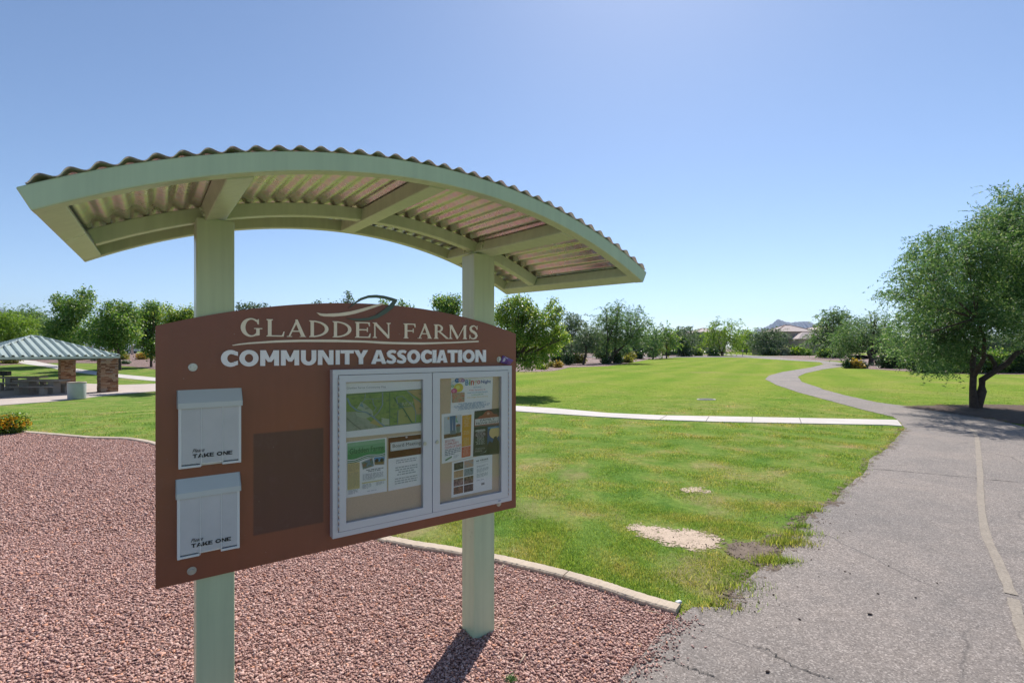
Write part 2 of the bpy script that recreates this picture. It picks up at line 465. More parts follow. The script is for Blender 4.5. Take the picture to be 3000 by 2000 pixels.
TB = 0.012                            # front face of the sign panel
pa, pb, pc, pd = bl(743.4, 1268.4, TB), bl(948.7, 1254.3, TB), bl(741, 1566, TB), bl(946.4, 1532, TB)
PATCH = ((pa[0] + pc[0]) / 2, (pb[0] + pd[0]) / 2, (pc[1] + pd[1]) / 2, (pa[1] + pb[1]) / 2)
M['panel'] = mat_panel()

kiosk = empty('notice_kiosk', KLOC, KROT)
tag(kiosk, 'brown community association notice kiosk on two sage green posts under an arched corrugated roof', 'notice kiosk')

# posts
for sx in (-0.69, 0.687):
    b = MB(); b.box((sx - .072, 0, -0.06), (sx + .072, .144, 2.262))
    b.build('post', M['green'], kiosk, bevel=.006)

# sign panel with an arched top
xl, xr = bl(455.4, 954, TB)[0], bl(1511.6, 978, TB)[0]
zt = (bl(455.4, 954, TB)[1] + bl(1511.6, 978, TB)[1]) / 2
zb = (bl(455.4, 1724.5, TB)[1] + bl(1511.6, 1486, TB)[1]) / 2
za = bl(1000, 885, TB)[1]
hc, sag = (xr - xl) / 2, za - zt
Rr = (hc * hc + sag * sag) / (2 * sag); xm = (xl + xr) / 2
tm = math.asin(hc / Rr)
poly = [(xl, zb), (xr, zb)] + [(xm + Rr * math.sin(a), za - Rr + Rr * math.cos(a)) for a in [tm - 2 * tm * i / 48 for i in range(49)]]
b = MB(); b.slab(poly, lambda p, k: (p[0], -TB if k else 0.0, p[1]))
panel = b.build('sign_panel', M['panel'], kiosk, bevel=.0015)
for (px, py) in ((565, 1075.5), (1462, 1052.5), (562, 1671), (1461.5, 1474)):
    c = bl(px, py, TB)
    b = MB(); c3 = (c[0], -TB - .0002, c[1])
    b.tube([c3, (c[0], -TB - .002, c[1])], [.0175, .0165], 24)
    b.tube([(c[0], -TB - .0018, c[1]), (c[0], -TB - .0075, c[1])], [.0105, .0098], 6, smooth=False)
    b.build('bolt', M['steel'], panel)

# ------------------------------------------------------------------ lettering
def text_geo(txt, offset=0.0, space=1.0):
    cu = bpy.data.curves.new('t', 'FONT'); cu.body = txt; cu.size = 1; cu.offset = offset; cu.resolution_u = 3
    cu.space_character = space
    cu.dimensions = '2D'; cu.fill_mode = 'FRONT'
    o = bpy.data.objects.new('t', cu); COL.objects.link(o)
    dg = bpy.context.evaluated_depsgraph_get(); dg.update()
    me = bpy.data.meshes.new_from_object(o.evaluated_get(dg))
    V = np.array([v.co[:2] for v in me.vertices]).reshape(-1, 2); Fs = [tuple(p.vertices) for p in me.polygons]
    E = {}
    for f in Fs:
        for i in range(len(f)):
            e = (f[i], f[(i + 1) % len(f)]); E[tuple(sorted(e))] = None if tuple(sorted(e)) in E else e
    edges = [e for e in E.values() if e]
    bpy.data.objects.remove(o); bpy.data.curves.remove(cu); bpy.data.meshes.remove(me)
    lo, hi = V.min(0), V.max(0)
    V = (V - lo) / (hi - lo)
    return V, Fs, edges

def put_text(b, txt, fn, depth=None, mi=0, offset=0.0, space=1.0):
    """fn maps (u right, v up) in the unit box and a depth flag to 3-D"""
    V, Fs, edges = text_geo(txt, offset, space)
    a = [fn(v[0], v[1], 1) for v in V]
    b.add(a, Fs, mi)
    if depth:
        n = len(a); bk = [fn(v[0], v[1], 0) for v in V]
        b.add(a + bk, [(e[0], e[1], n + e[1], n + e[0]) for e in edges], mi)

# serif capitals, drawn in cap-height units
def arcband(cx, cy, ro, ri, a0, a1, icx=None, n=26):
    icx = cx if icx is None else icx
    A = [R(a0 + (a1 - a0) * i / n) for i in range(n + 1)]
    return [(cx + ro[0] * math.cos(a), cy + ro[1] * math.sin(a)) for a in A] + [(icx + ri[0] * math.cos(a), cy + ri[1] * math.sin(a)) for a in reversed(A)]
ST, TH = .190, .088
def stem(x, w=ST, y0=0, y1=1, serif=.075, top=True, bot=True):
    out = [[(x - w/2, y0), (x + w/2, y0), (x + w/2, y1), (x - w/2, y1)]]
    if bot: out.append([(x - w/2 - serif, y0), (x + w/2 + serif, y0), (x + w/2 + serif, y0 + .04), (x + w/2, y0 + .085), (x - w/2, y0 + .085), (x - w/2 - serif, y0 + .04)])
    if top: out.append([(x - w/2 - serif, y1), (x - w/2 - serif, y1 - .04), (x - w/2, y1 - .085), (x + w/2, y1 - .085), (x + w/2 + serif, y1 - .04), (x + w/2 + serif, y1)])
    return out
def glyph(ch, w):
    x0 = ST/2 + .075
    if ch == 'L':
        return stem(x0) + [[(x0, 0), (w - .05, 0), (w, .30), (w - .045, .30), (w - .14, .075), (x0, .075)]]
    if ch in 'EF':
        g = stem(x0, bot=True)
        g += [[(x0, 1), (x0, .925), (w - .17, .925), (w - .09, .74), (w - .045, .74), (w - .06, 1)]]
        g += [[(x0, .47), (w - .24, .47), (w - .24, .38), (w - .185, .38), (w - .185, .66), (w - .24, .66), (w - .24, .55), (x0, .55)]]
        if ch == 'E': g += [[(x0, 0), (w - .04, 0), (w, .28), (w - .045, .28), (w - .15, .075), (x0, .075)]]
        return g
    if ch == 'D':
        g = stem(x0)
        g.append(arcband(x0, .5, (w - x0, .5), (w - x0 - .205, .42), 90, -90))
        return g
    if ch == 'A':
        c = w * .5
        g = [[(.09, .03), (.18, .03), (c + .03, .86), (c - .02, 1.0)], [(c - .06, 1.03), (c + .055, 1.03), (w - .05, .03), (w - .27, .03), (c - .06, .86)]]
        g += [[(w * .27, .30), (w * .70, .30), (w * .68, .37), (w * .30, .37)]]
        g += [[(0, 0), (.29, 0), (.29, .04), (0, .04)], [(w - .36, 0), (w, 0), (w, .04), (w - .36, .04)]]
        return g
    if ch == 'G':
        g = [arcband(w * .47, .5, (w * .47, .53), (w * .47 - .20, .445), 48, 322, icx=w * .50)]
        g += [[(w * .72, .86), (w * .80, .98), (w * .84, .98), (w * .84, .68), (w * .79, .68)]]
        g += [[(w - .31, .03), (w - .14, .06), (w - .14, .42), (w - .31, .42)], [(w - .42, .42), (w, .42), (w, .47), (w - .42, .47)]]
        return g
    if ch == 'N':
        a, z = .14, w - .13
        g = stem(a, TH, serif=.10) + stem(z, TH, bot=False, serif=.10)
        g += [[(a - .14, 1), (a + .09, 1), (z + .035, .12), (z + .035, -.02), (z - .06, -.02), (a - .02, .88)]]
        return g
    if ch == 'R':
        g = stem(x0)
        g.append(arcband(x0 + .12, .735, (w * .36, .265), (w * .36 - .165, .185), 90, -90))
        g += [[(x0, 1), (x0, .935), (x0 + .13, .935), (x0 + .13, 1)], [(x0, .535), (x0, .47), (x0 + .13, .47), (x0 + .13, .535)]]
        g += [[(x0 + .16, .50), (x0 + .33, .50), (w, .03), (w, 0), (w - .17, 0)]]
        return g
    if ch == 'M':
        a, z, c = .15, w - .17, w * .47
        g = stem(a, TH, top=False, serif=.10) + stem(z, ST, serif=.07, top=False)
        g += [[(a - .10, 1), (a + .12, 1), (c + .06, .16), (c, 0), (c - .04, 0), (a - .02, .88)]]
        g += [[(c - .01, .02), (c + .03, .02), (z + .03, 1), (z - .06, 1)], [(z - ST/2, 1), (z - ST/2, .96), (z + ST/2 + .07, .96), (z + ST/2 + .07, 1)]]
        return g
    if ch == 'S':
        pts = [(.86, .76), (.78, .90), (.58, .975), (.36, .95), (.20, .84), (.20, .70), (.34, .59), (.56, .50), (.75, .39), (.82, .25), (.72, .10), (.50, .025), (.26, .06), (.10, .23)]
        wd = [.04, .07, .085, .115, .16, .185, .195, .20, .195, .18, .13, .085, .07, .04]
        L, Rt = [], []
        for i, p in enumerate(pts):
            q0, q1 = pts[max(i - 1, 0)], pts[min(i + 1, len(pts) - 1)]
            dx, dy = (q1[0] - q0[0]) * w, q1[1] - q0[1]; l = math.hypot(dx, dy)
            L.append((p[0] * w - dy / l * wd[i] / 2, p[1] + dx / l * wd[i] / 2)); Rt.append((p[0] * w + dy / l * wd[i] / 2, p[1] - dx / l * wd[i] / 2))
        g = [[L[i], L[i + 1], Rt[i + 1], Rt[i]] for i in range(len(pts) - 1)]
        return g + [[(.84 * w, .70), (.90 * w, .70), (.90 * w, .99), (.86 * w, .99)], [(.08 * w, .02), (.12 * w, .02), (.14 * w, .32), (.07 * w, .32)]]

TL = TB + .006
zL, zLt = bz(Z3A, (1300, 575), TL)[1], bz(Z3A, (1550, 375), TL)[1]
zR, zRt = bz(Z4A, (1730, 541), TL)[1], bz(Z4A, (1570, 397), TL)[1]
base0, cap0 = (zL + zR) / 2, ((zLt - zL) + (zRt - zR)) / 2
spans = [('G', Z3A, 1197, 1445), ('L', Z3A, 1493, 1700), ('A', Z3A, 1727, 1948), ('D', Z3A, 1985, 2205), ('D', Z4A, 267, 462), ('E', Z4A, 500, 663), ('N', Z4A, 685, 870),
         ('F', Z4A, 1008, 1138), ('A', Z4A, 1155, 1303), ('R', Z4A, 1325, 1475), ('M', Z4A, 1478, 1668), ('S', Z4A, 1687, 1785)]
words = [MB(), MB()]
for n_, (ch, Z, a, e) in enumerate(spans):
    b = words[n_ > 6]
    xa, xe = bz(Z, (a, 500), TL)[0], bz(Z, (e, 500), TL)[0]
    w = (xe - xa) / cap0
    for i, g in enumerate(glyph(ch, w)):
        d = TL + .00025 * i
        b.slab(g, lambda p, f, xa=xa, d=d: (xa + p[0] * cap0, -d if f else -TB - .0003, base0 + p[1] * cap0))
for b in words: b.build('title_lettering', M['cream'], kiosk)

def bglyph(ch, w):
    """bold sans capitals in cap-height units"""
    T, B_ = .30, .255
    if ch == 'I': return [[(0, 0), (w, 0), (w, 1), (0, 1)]]
    if ch == 'T': return [[(0, 1), (0, 1 - B_ * .9), (w, 1 - B_ * .9), (w, 1)], [(w/2 - T/2, 0), (w/2 + T/2, 0), (w/2 + T/2, .9), (w/2 - T/2, .9)]]
    if ch == 'O':
        o = arcband(w/2, .5, (w/2, .52), (w/2 - T, .52 - B_), 90, 270, n=20); o2 = arcband(w/2, .5, (w/2, .52), (w/2 - T, .52 - B_), 90, -90, n=20)
        return [o, o2]
    if ch == 'C':
        return [arcband(w * .56, .5, (w * .56, .52), (w * .56 - T, .52 - B_), 62, 298, icx=w * .60, n=28), [(w * .80, .955), (w * .99, .90), (w * .99, .65), (w * .74, .72)], [(w * .80, .045), (w * .99, .10), (w * .99, .35), (w * .74, .28)]]
    if ch == 'N': return [[(0, 0), (T * .95, 0), (T * .95, 1), (0, 1)], [(w - T * .95, 0), (w, 0), (w, 1), (w - T * .95, 1)], [(.02, 1), (T + .04, 1), (w - .02, 0), (w - T - .04, 0)]]
    if ch == 'M': return [[(0, 0), (T * .95, 0), (T * .95, 1), (0, 1)], [(w - T * .95, 0), (w, 0), (w, 1), (w - T * .95, 1)], [(.03, 1), (T + .02, 1), (w/2 + .10, .25), (w/2 - .10, .25), (.03, .80)], [(w - .03, 1), (w - T - .02, 1), (w/2 - .10, .25), (w/2 + .10, .25), (w - .03, .80)]]
    if ch == 'U': return [[(0, .40), (T, .40), (T, 1), (0, 1)], [(w - T, .40), (w, .40), (w, 1), (w - T, 1)], arcband(w/2, .42, (w/2, .44), (w/2 - T, .44 - B_), 180, 360, n=22)]
    if ch == 'Y': return [[(w/2 - T/2, 0), (w/2 + T/2, 0), (w/2 + T/2, .45), (w/2 - T/2, .45)], [(0, 1), (T * 1.12, 1), (w/2 + T/2, .42), (w/2 - T/2, .42)], [(w, 1), (w - T * 1.12, 1), (w/2 - T/2, .42), (w/2 + T/2, .42)]]
    if ch == 'A': return [[(0, 0), (T * 1.05, 0), (w/2 + .02, .82), (w/2 + .02, 1), (w/2 - T * .55, 1)], [(w, 0), (w - T * 1.05, 0), (w/2 - .02, .82), (w/2 - .02, 1), (w/2 + T * .55, 1)], [(w * .25, .17), (w * .75, .17), (w * .68, .37), (w * .32, .37)]]
    if ch == 'E': return [[(0, 0), (T, 0), (T, 1), (0, 1)], [(.1, 0), (w, 0), (w, .21), (.1, .21)], [(.1, .40), (w * .92, .40), (w * .92, .60), (.1, .60)], [(.1, .79), (w, .79), (w, 1), (.1, 1)]]
    if ch == 'K': return [[(0, 0), (T, 0), (T, 1), (0, 1)], [(T * .8, .30), (w * .66, 1), (w, 1), (T * .9, .02)], [(w * .36, .52), (w * .62, .74), (w * 1.04, 0), (w * .68, 0)]]
    if ch == 'S':
        pts = [(.93, .83), (.76, .895), (.54, .90), (.32, .86), (.20, .74), (.26, .62), (.46, .53), (.66, .45), (.80, .33), (.76, .18), (.58, .105), (.36, .105), (.18, .14), (.03, .20)]
        wd = [.20, .21, .22, .25, .28, .29, .29, .29, .29, .26, .23, .22, .21, .20]; L, Q = [], []
        for i, p in enumerate(pts):
            q0, q1 = pts[max(i - 1, 0)], pts[min(i + 1, len(pts) - 1)]; dx, dy = (q1[0] - q0[0]) * w, q1[1] - q0[1]; l = math.hypot(dx, dy)
            L.append((p[0] * w - dy / l * wd[i] / 2, p[1] + dx / l * wd[i] / 2)); Q.append((p[0] * w + dy / l * wd[i] / 2, p[1] - dx / l * wd[i] / 2))
        return [L + Q[::-1]]
TL = TB + .010
zbs = (bz(Z3A, (1500, 912), TL)[1] + bz(Z4A, (1800, 781), TL)[1]) / 2
zts = (bz(Z3A, (1500, 733), TL)[1] + bz(Z4A, (1800, 655), TL)[1]) / 2
cap1 = zts - zbs
words = [MB(), MB()]
for n_, (ch, Z, a, e) in enumerate((('C', Z3A, 970, 1167), ('O', Z3A, 1182, 1402), ('M', Z3A, 1422, 1637), ('M', Z3A, 1660, 1868), ('U', Z3A, 1890, 2065), ('N', Z3A, 2085, 2262), ('I', Z4A, 299, 341), ('T', Z4A, 350, 487), ('Y', Z4A, 490, 636),
                    ('A', Z4A, 670, 826), ('S', Z4A, 829, 934), ('S', Z4A, 938, 1040), ('O', Z4A, 1046, 1180), ('C', Z4A, 1187, 1303), ('I', Z4A, 1310, 1350), ('A', Z4A, 1352, 1466), ('T', Z4A, 1468, 1572), ('I', Z4A, 1579, 1618), ('O', Z4A, 1626, 1750), ('N', Z4A, 1758, 1868))):
    b = words[n_ > 8]
    xa, xe = bz(Z, (a, 800), TL)[0], bz(Z, (e, 700), TL)[0]; w = (xe - xa) / cap1
    for i, g in enumerate(bglyph(ch, w)):
        d = TL + .0003 * i
        b.slab(g, lambda p, f, xa=xa, d=d: (xa + p[0] * cap1, -d if f else -TB - .0003, zbs + p[1] * cap1))
for b in words: b.build('subtitle_lettering', M['whitel'], kiosk)

def plate(name, Z, pts, mat, t0=TB, th=.006, parent=kiosk, d=0.0):
    b = MB(); P = [bz(Z, p, t0 + th) for p in pts]
    b.slab(P, lambda p, f: (p[0], -(t0 + th + d) if f else -t0 - .0003, p[1]))
    return b.build(name, mat, parent)
# underline with both swells, in photo crops
ul_t = [Z3A(p) for p in ((1098, 668), (1180, 652), (1300, 638), (1600, 615), (1900, 606), (2352, 605))] + [Z4A(p) for p in ((300, 552), (600, 561), (900, 576), (1200, 580), (1500, 575), (1790, 562))]
ul_b = [Z3A(p) for p in ((1110, 676), (1180, 668), (1300, 656), (1600, 640), (1900, 632), (2352, 632))] + [Z4A(p) for p in ((300, 574), (600, 582), (800, 595), (1000, 600), (1200, 602), (1500, 590), (1790, 577))]
plate('title_underline', lambda p: p, ul_t + ul_b[::-1], M['cream'])
up = [(435,225),(470,190),(500,160),(560,115),(640,88),(720,83),(800,92),(880,112),(945,133)]
dn = [(930,165),(900,215),(830,275),(740,325),(640,350),(560,355),(480,347),(410,328)]
dni = [(480,333),(560,331),(640,322),(720,294),(800,240),(860,190),(893,150)]
upi = [(840,133),(800,124),(720,114),(640,117),(570,140),(510,172)]
plate('leaf_emblem', Z4A, up + dn + dni + upi, M['leafgreen'], th=.007)
plate('emblem_stroke', Z4A, [(100,268),(150,279),(200,281),(330,275),(460,255),(580,225),(700,190),(780,170),(800,176),(770,192),(700,217),(600,252),(500,281),(400,301),(280,311),(180,309),(135,300)], M['cream'], th=.006)

# ------------------------------------------------------------------ roof
RB, ZC, HB = 2.48, -0.147, .062
TMX = math.asin(1.16 / RB)
YF, YBK, YM = -.79, .45, .072
def tz(ly): return .036 * (ly - YF)
def arcbeam(y0, y1, th, r0=RB, r1=RB + HB, n=56):
    b = MB(); vs, fs = [], []
    for i in range(n + 1):
        a = -th + 2 * th * i / n
        for (r, y) in ((r0, y0), (r1, y0), (r1, y1), (r0, y1)):
            vs.append((r * math.sin(a), y, ZC + r * math.cos(a) + tz(y)))
    for i in range(n):
        for k in range(4): fs.append((i*4+k, i*4+(k+1) % 4, i*4+4+(k+1) % 4, i*4+4+k))
    fs += [(0, 1, 2, 3), (n*4+3, n*4+2, n*4+1, n*4)]
    b.add(vs, fs)
    return b.build('arched_beam', M['green'], kiosk, bevel=.004)
arcbeam(YF, YF + .055, TMX); arcbeam(YM - .028, YM + .028, TMX - .030, RB + .002); arcbeam(YBK - .055, YBK, TMX)
def crossbeam(a, w, lo):
    b = MB(); vs = []
    for y in (YF + .0545, YBK - .0545):
        for (r, sx) in ((RB + lo, -1), (RB + HB - .003, -1), (RB + HB - .003, 1), (RB + lo, 1)):
            x = r * math.sin(a) + sx * w / 2 * math.cos(a); z = ZC + r * math.cos(a) - sx * w / 2 * math.sin(a)
            vs.append((x, y, z + tz(y)))
    b.add(vs, [(0, 1, 2, 3), (7, 6, 5, 4), (0, 4, 5, 1), (1, 5, 6, 2), (2, 6, 7, 3), (3, 7, 4, 0)])
    return b.build('cross_beam', M['green'], kiosk, bevel=.004)
ap = math.asin(.688 / RB)
for a, w, lo in ((-TMX + .0143, .070, .001), (-ap, .085, -.004), (0.0, .075, -.004), (ap, .085, -.004), (TMX - .0143, .070, .001)):
    cb = crossbeam(a, w, lo)
    if abs(a) == ap:                       # bolt plate where the cross beam meets the post head
        for yy in (-.03, .17):
            for dx in (-.018, .018):
                q = MB(); sd = -1
                x = (RB + .03) * math.sin(a) + dx * math.sin(a); z = ZC + (RB + .03) * math.cos(a) + tz(yy) + dx * .6
                nx, nz = -math.cos(a), math.sin(a)
                q.tube([(x + nx * .042, yy, z + nz * .042), (x + nx * .052, yy, z + nz * .052)], .009, 6, smooth=False)
                q.build('bolt_head', M['green'], cb)
NW, PP = 37, 16
vs, fs = [], []
ys = [YF - .006 + (YBK - YF + .030) * i / 6 for i in range(7)]
TS = TMX - .0085
for i in range(NW * PP + 1):
    a = -TS + 2 * TS * i / (NW * PP)
    r = RB + HB + .0015 + (.0078) * (1 - math.cos(2 * math.pi * i / PP))
    for y in ys: vs.append((r * math.sin(a), y, ZC + r * math.cos(a) + tz(y)))
n = len(ys)
for i in range(NW * PP):
    for k in range(n - 1): fs.append((i*n+k, i*n+k+1, (i+1)*n+k+1, (i+1)*n+k))
b = MB(); b.add(vs, fs, 0, True)
sheet = b.build('roof_sheet', M['galv'], kiosk)
md = sheet.modifiers.new('Solid', 'SOLIDIFY'); md.thickness = .0012; md.offset = 0

# ------------------------------------------------------------------ display case
TC, TD = .060, .063
fx0, fx1 = bl(974.8, 1084, TC)[0], bl(1499.5, 1070, TC)[0]
fz1 = (bl(974.8, 1084, TC)[1] + bl(1500, 1070, TC)[1]) / 2
fz0 = (bl(972.4, 1580, TC)[1] + bl(1497.4, 1465, TC)[1]) / 2
def ring(b, x0, x1, z0, z1, X0, X1, Z0, Z1, tb, tf, mi=0):
    """mitred frame: inner x0..z1, outer X0..Z1"""
    o = [(X0, Z0), (X1, Z0), (X1, Z1), (X0, Z1)]; i = [(x0, z0), (x1, z0), (x1, z1), (x0, z1)]
    vs = [(p[0], -tf, p[1]) for p in o] + [(p[0], -tf, p[1]) for p in i] + [(p[0], -tb, p[1]) for p in o] + [(p[0], -tb, p[1]) for p in i]
    fs = []
    for k in range(4):
        j = (k + 1) % 4
        fs += [(k, j, 4 + j, 4 + k), (8 + k, k, 4 + k, 12 + k) if False else (8 + k, 8 + j, j, k), (4 + k, 4 + j, 12 + j, 12 + k), (8 + j, 8 + k, 12 + k, 12 + j)]
    b.add(vs, fs, mi)
FW = .026
b = MB(); ring(b, fx0 + FW, fx1 - FW, fz0 + FW, fz1 - FW, fx0, fx1, fz0, fz1, TB + .0004, TC)
case = b.build('display_case', M['alu'], kiosk, bevel=.0012)
xmid = bz(Z6, (920, 600), TD)[0]
G = .0018
doors = []
for side, xa, xb in ((0, fx0 + FW + G, xmid - G), (1, xmid + G, fx1 - FW - G)):
    if side == 0: gx0, gx1 = bz(Z6, (187, 600), TD)[0], bz(Z6, (842, 600), TD)[0]
    else: gx0, gx1 = bz(Z7, (140, 600), TD)[0], bz(Z7, (782, 600), TD)[0]
    gz1 = (bz(Z6, (515, 161), TD)[1] + bz(Z7, (460, 164), TD)[1]) / 2; gz0 = (bz(Z6, (510, 1310), TD)[1] + bz(Z7, (457, 1416), TD)[1]) / 2
    b = MB(); ring(b, gx0, gx1, gz0, gz1, xa, xb, fz0 + FW + G, fz1 - FW - G, TB + .010, TD)
    d = b.build('door_frame', M['alu'], case, bevel=.0012); doors.append((gx0, gx1, gz0, gz1))
    b = MB(); b.box((gx0 - .004, -.0545, gz0 - .004), (gx1 + .004, -.0515, gz1 + .004)); b.build('glass_pane', M['glass'], case)
    lx = xmid + (-.045 if side == 0 else .028); lz = bz(Z6, (875, 690), TD)[1]
    b = MB(); b.tube([(lx, -TD - .0002, lz), (lx, -TD - .005, lz)], [.0105, .0095], 20); b.box((lx - .0012, -TD - .0058, lz - .005), (lx + .0012, -TD - .0048, lz + .005))
    b.build('lock', M['steel'], case)
    hx = xa - G / 2 if side == 0 else xb + G / 2
    b = MB()
    for q in range(26):
        z0 = fz0 + FW + .012 + q * (fz1 - fz0 - 2 * FW - .024) / 26
        b.tube([(hx, -TD - .0005, z0), (hx, -TD - .0005, z0 + (fz1 - fz0 - 2 * FW - .024) / 26 - .0012)], .0032, 8)
    b.build('hinge', M['steel'], case)
b = MB(); b.box((fx0 + .01, -.0330, fz0 + .01), (fx1 - .01, -TB - .001, fz1 - .01)); b.build('cork_board', M['cork'], case)
sx, sz = bz(Z7, (760, 1447), TC); b = MB()
b.box((sx - .012, -TC - .0006, sz - .007), (sx + .045, -TC - .0001, sz + .007), 0)
put_text(b, 'CF', lambda u, v, f: (sx - .009 + u * .017, -TC - .0009, sz - .005 + v * .010), mi=1, offset=.03)
b.build('maker_label', [M['alu'], ink((.05, .09, .25))], case)

# ------------------------------------------------------------------ leaflet holders
def holder(tl, tr, bot):
    x0, x1 = bl(*tl, TB)[0] + .004, bl(*tr, TB)[0] - .004
    zt = (bl(*tl, TB)[1] + bl(*tr, TB)[1]) / 2; zb = (bl(*bot[0], TB + .03)[1] + bl(*bot[1], TB + .03)[1]) / 2
    D = .034; w = x1 - x0; xa, xb = x0 + .005, x1 - .005
    zs = zt - .052
    b = MB()
    b.box((xa, -TB - .003, zb), (xb, -TB - .0004, zt - .004))
    b.box((xa, -TB - D, zb), (xa + .010, -TB - .002, zt - .055)); b.box((xb - .010, -TB - D, zb), (xb, -TB - .002, zt - .055))
    b.box((xa + .009, -TB - D + .001, zb + .0005), (xa + w * .33, -TB - .002, zb + .010)); b.box((xb - w * .30, -TB - D + .001, zb + .0005), (xb - .009, -TB - .002, zb + .010))
    b.box((xa + w * .33 - .004, -TB - D + .002, zb + .012), (xb - w * .30 + .004, -TB - .002, zb + .0165))
    h = b.build('leaflet_holder', M['holder'], kiosk, bevel=.0012)
    # back moulding: two ribs, a boss ring, a blank card
    for rx in (.34, .665):
        b = MB(); b.box((xa + w * rx - .0009, -TB - D - .0005, zb + .004), (xa + w * rx + .0009, -TB - D + .003, zt - .058)); b.build('rib', M['holder'], h)
    b = MB(); b.box((xa + .0095, -TB - D + .0012, zb + .0165), (xb - .0095, -TB - D + .0032, zt - .055)); b.build('clear_front', M['acryl'], h)
    b = MB(); n = 24; cx, cz = xa + w * .50, zt - .118
    for q in range(n):
        a0, a1 = 2 * math.pi * q / n, 2 * math.pi * (q + 1) / n
        P = lambda r, a, y: (cx + r * math.cos(a), y, cz + r * math.sin(a))
        b.add([P(.0135, a0, -TB - .0045), P(.0135, a1, -TB - .0045), P(.0110, a1, -TB - .0045), P(.0110, a0, -TB - .0045)], [(0, 1, 2, 3)])
    b.build('boss_ring', M['holdlid'], h)
    b = MB(); b.add([(xa + .012, -TB - .0036, zt - .09), (xa + w * .32, -TB - .0036, zt - .09), (xa + w * .32, -TB - .0036, zt - .045), (xa + .012, -TB - .0036, zt - .045)], [(0, 1, 2, 3)])
    b.build('blank_card', M['paper'], h)
    # lid: sloping top and a front lip
    b = MB(); y0, y1 = -TB - .0005, -TB - .042
    prof = [(y0, zt), (y1, zs), (y1, zs - .022), (y1 + .004, zs - .022), (y1 + .004, zs - .002), (y0, zt - .006)]
    n = len(prof); vs = [(x0, *p) for p in prof] + [(x1, *p) for p in prof]
    b.add(vs, [(i, (i + 1) % n, n + (i + 1) % n, n + i) for i in range(n)])
    for xx in (x0, x1):
        q = [(xx, *p) for p in ((y0, zt), (y1, zs), (y1, zs - .022), (y0, zs - .022))]; dx = .003 if xx == x0 else -.003
        b.add(q + [(p[0] + dx, p[1], p[2]) for p in q], [(0, 1, 2, 3), (4, 5, 6, 7), (0, 1, 5, 4), (1, 2, 6, 5), (2, 3, 7, 6), (3, 0, 4, 7)])
    b.build('lid', M['holdlid'], h)
    b = MB(); yf = -TB - D - .0004 + .0008
    ca, xc = .0165, xa + w * .205
    for ch, cw in (('T', .92), ('A', 1.12), ('K', 1.05), ('E', .86), (' ', .42), ('O', 1.16), ('N', 1.02), ('E', .86)):
        cw *= w * .62 / ca / 8.0
        if ch != ' ':
            for i, g in enumerate(bglyph(ch, cw)): b.sheet(g, lambda p, i=i: (xc + p[0] * ca, yf - .0006 - i * .00012, zb + .040 + p[1] * ca))
        xc += (cw + .075) * ca
    put_text(b, 'Please', lambda u, v, f: (xa + w * (.20 + .175 * u) + .005 * v, yf - .0006, zb + .062 + .016 * v + .002 * u), offset=.004)
    b.build('lettering', M['black'], h)
    return h
holder((514.3, 1143.9), (710.2, 1135), ((520.2, 1375), (709.7, 1352.6)))
h2 = holder((510.5, 1403.6), (705.9, 1381.9), ((509.2, 1638.8), (700, 1606.6)))

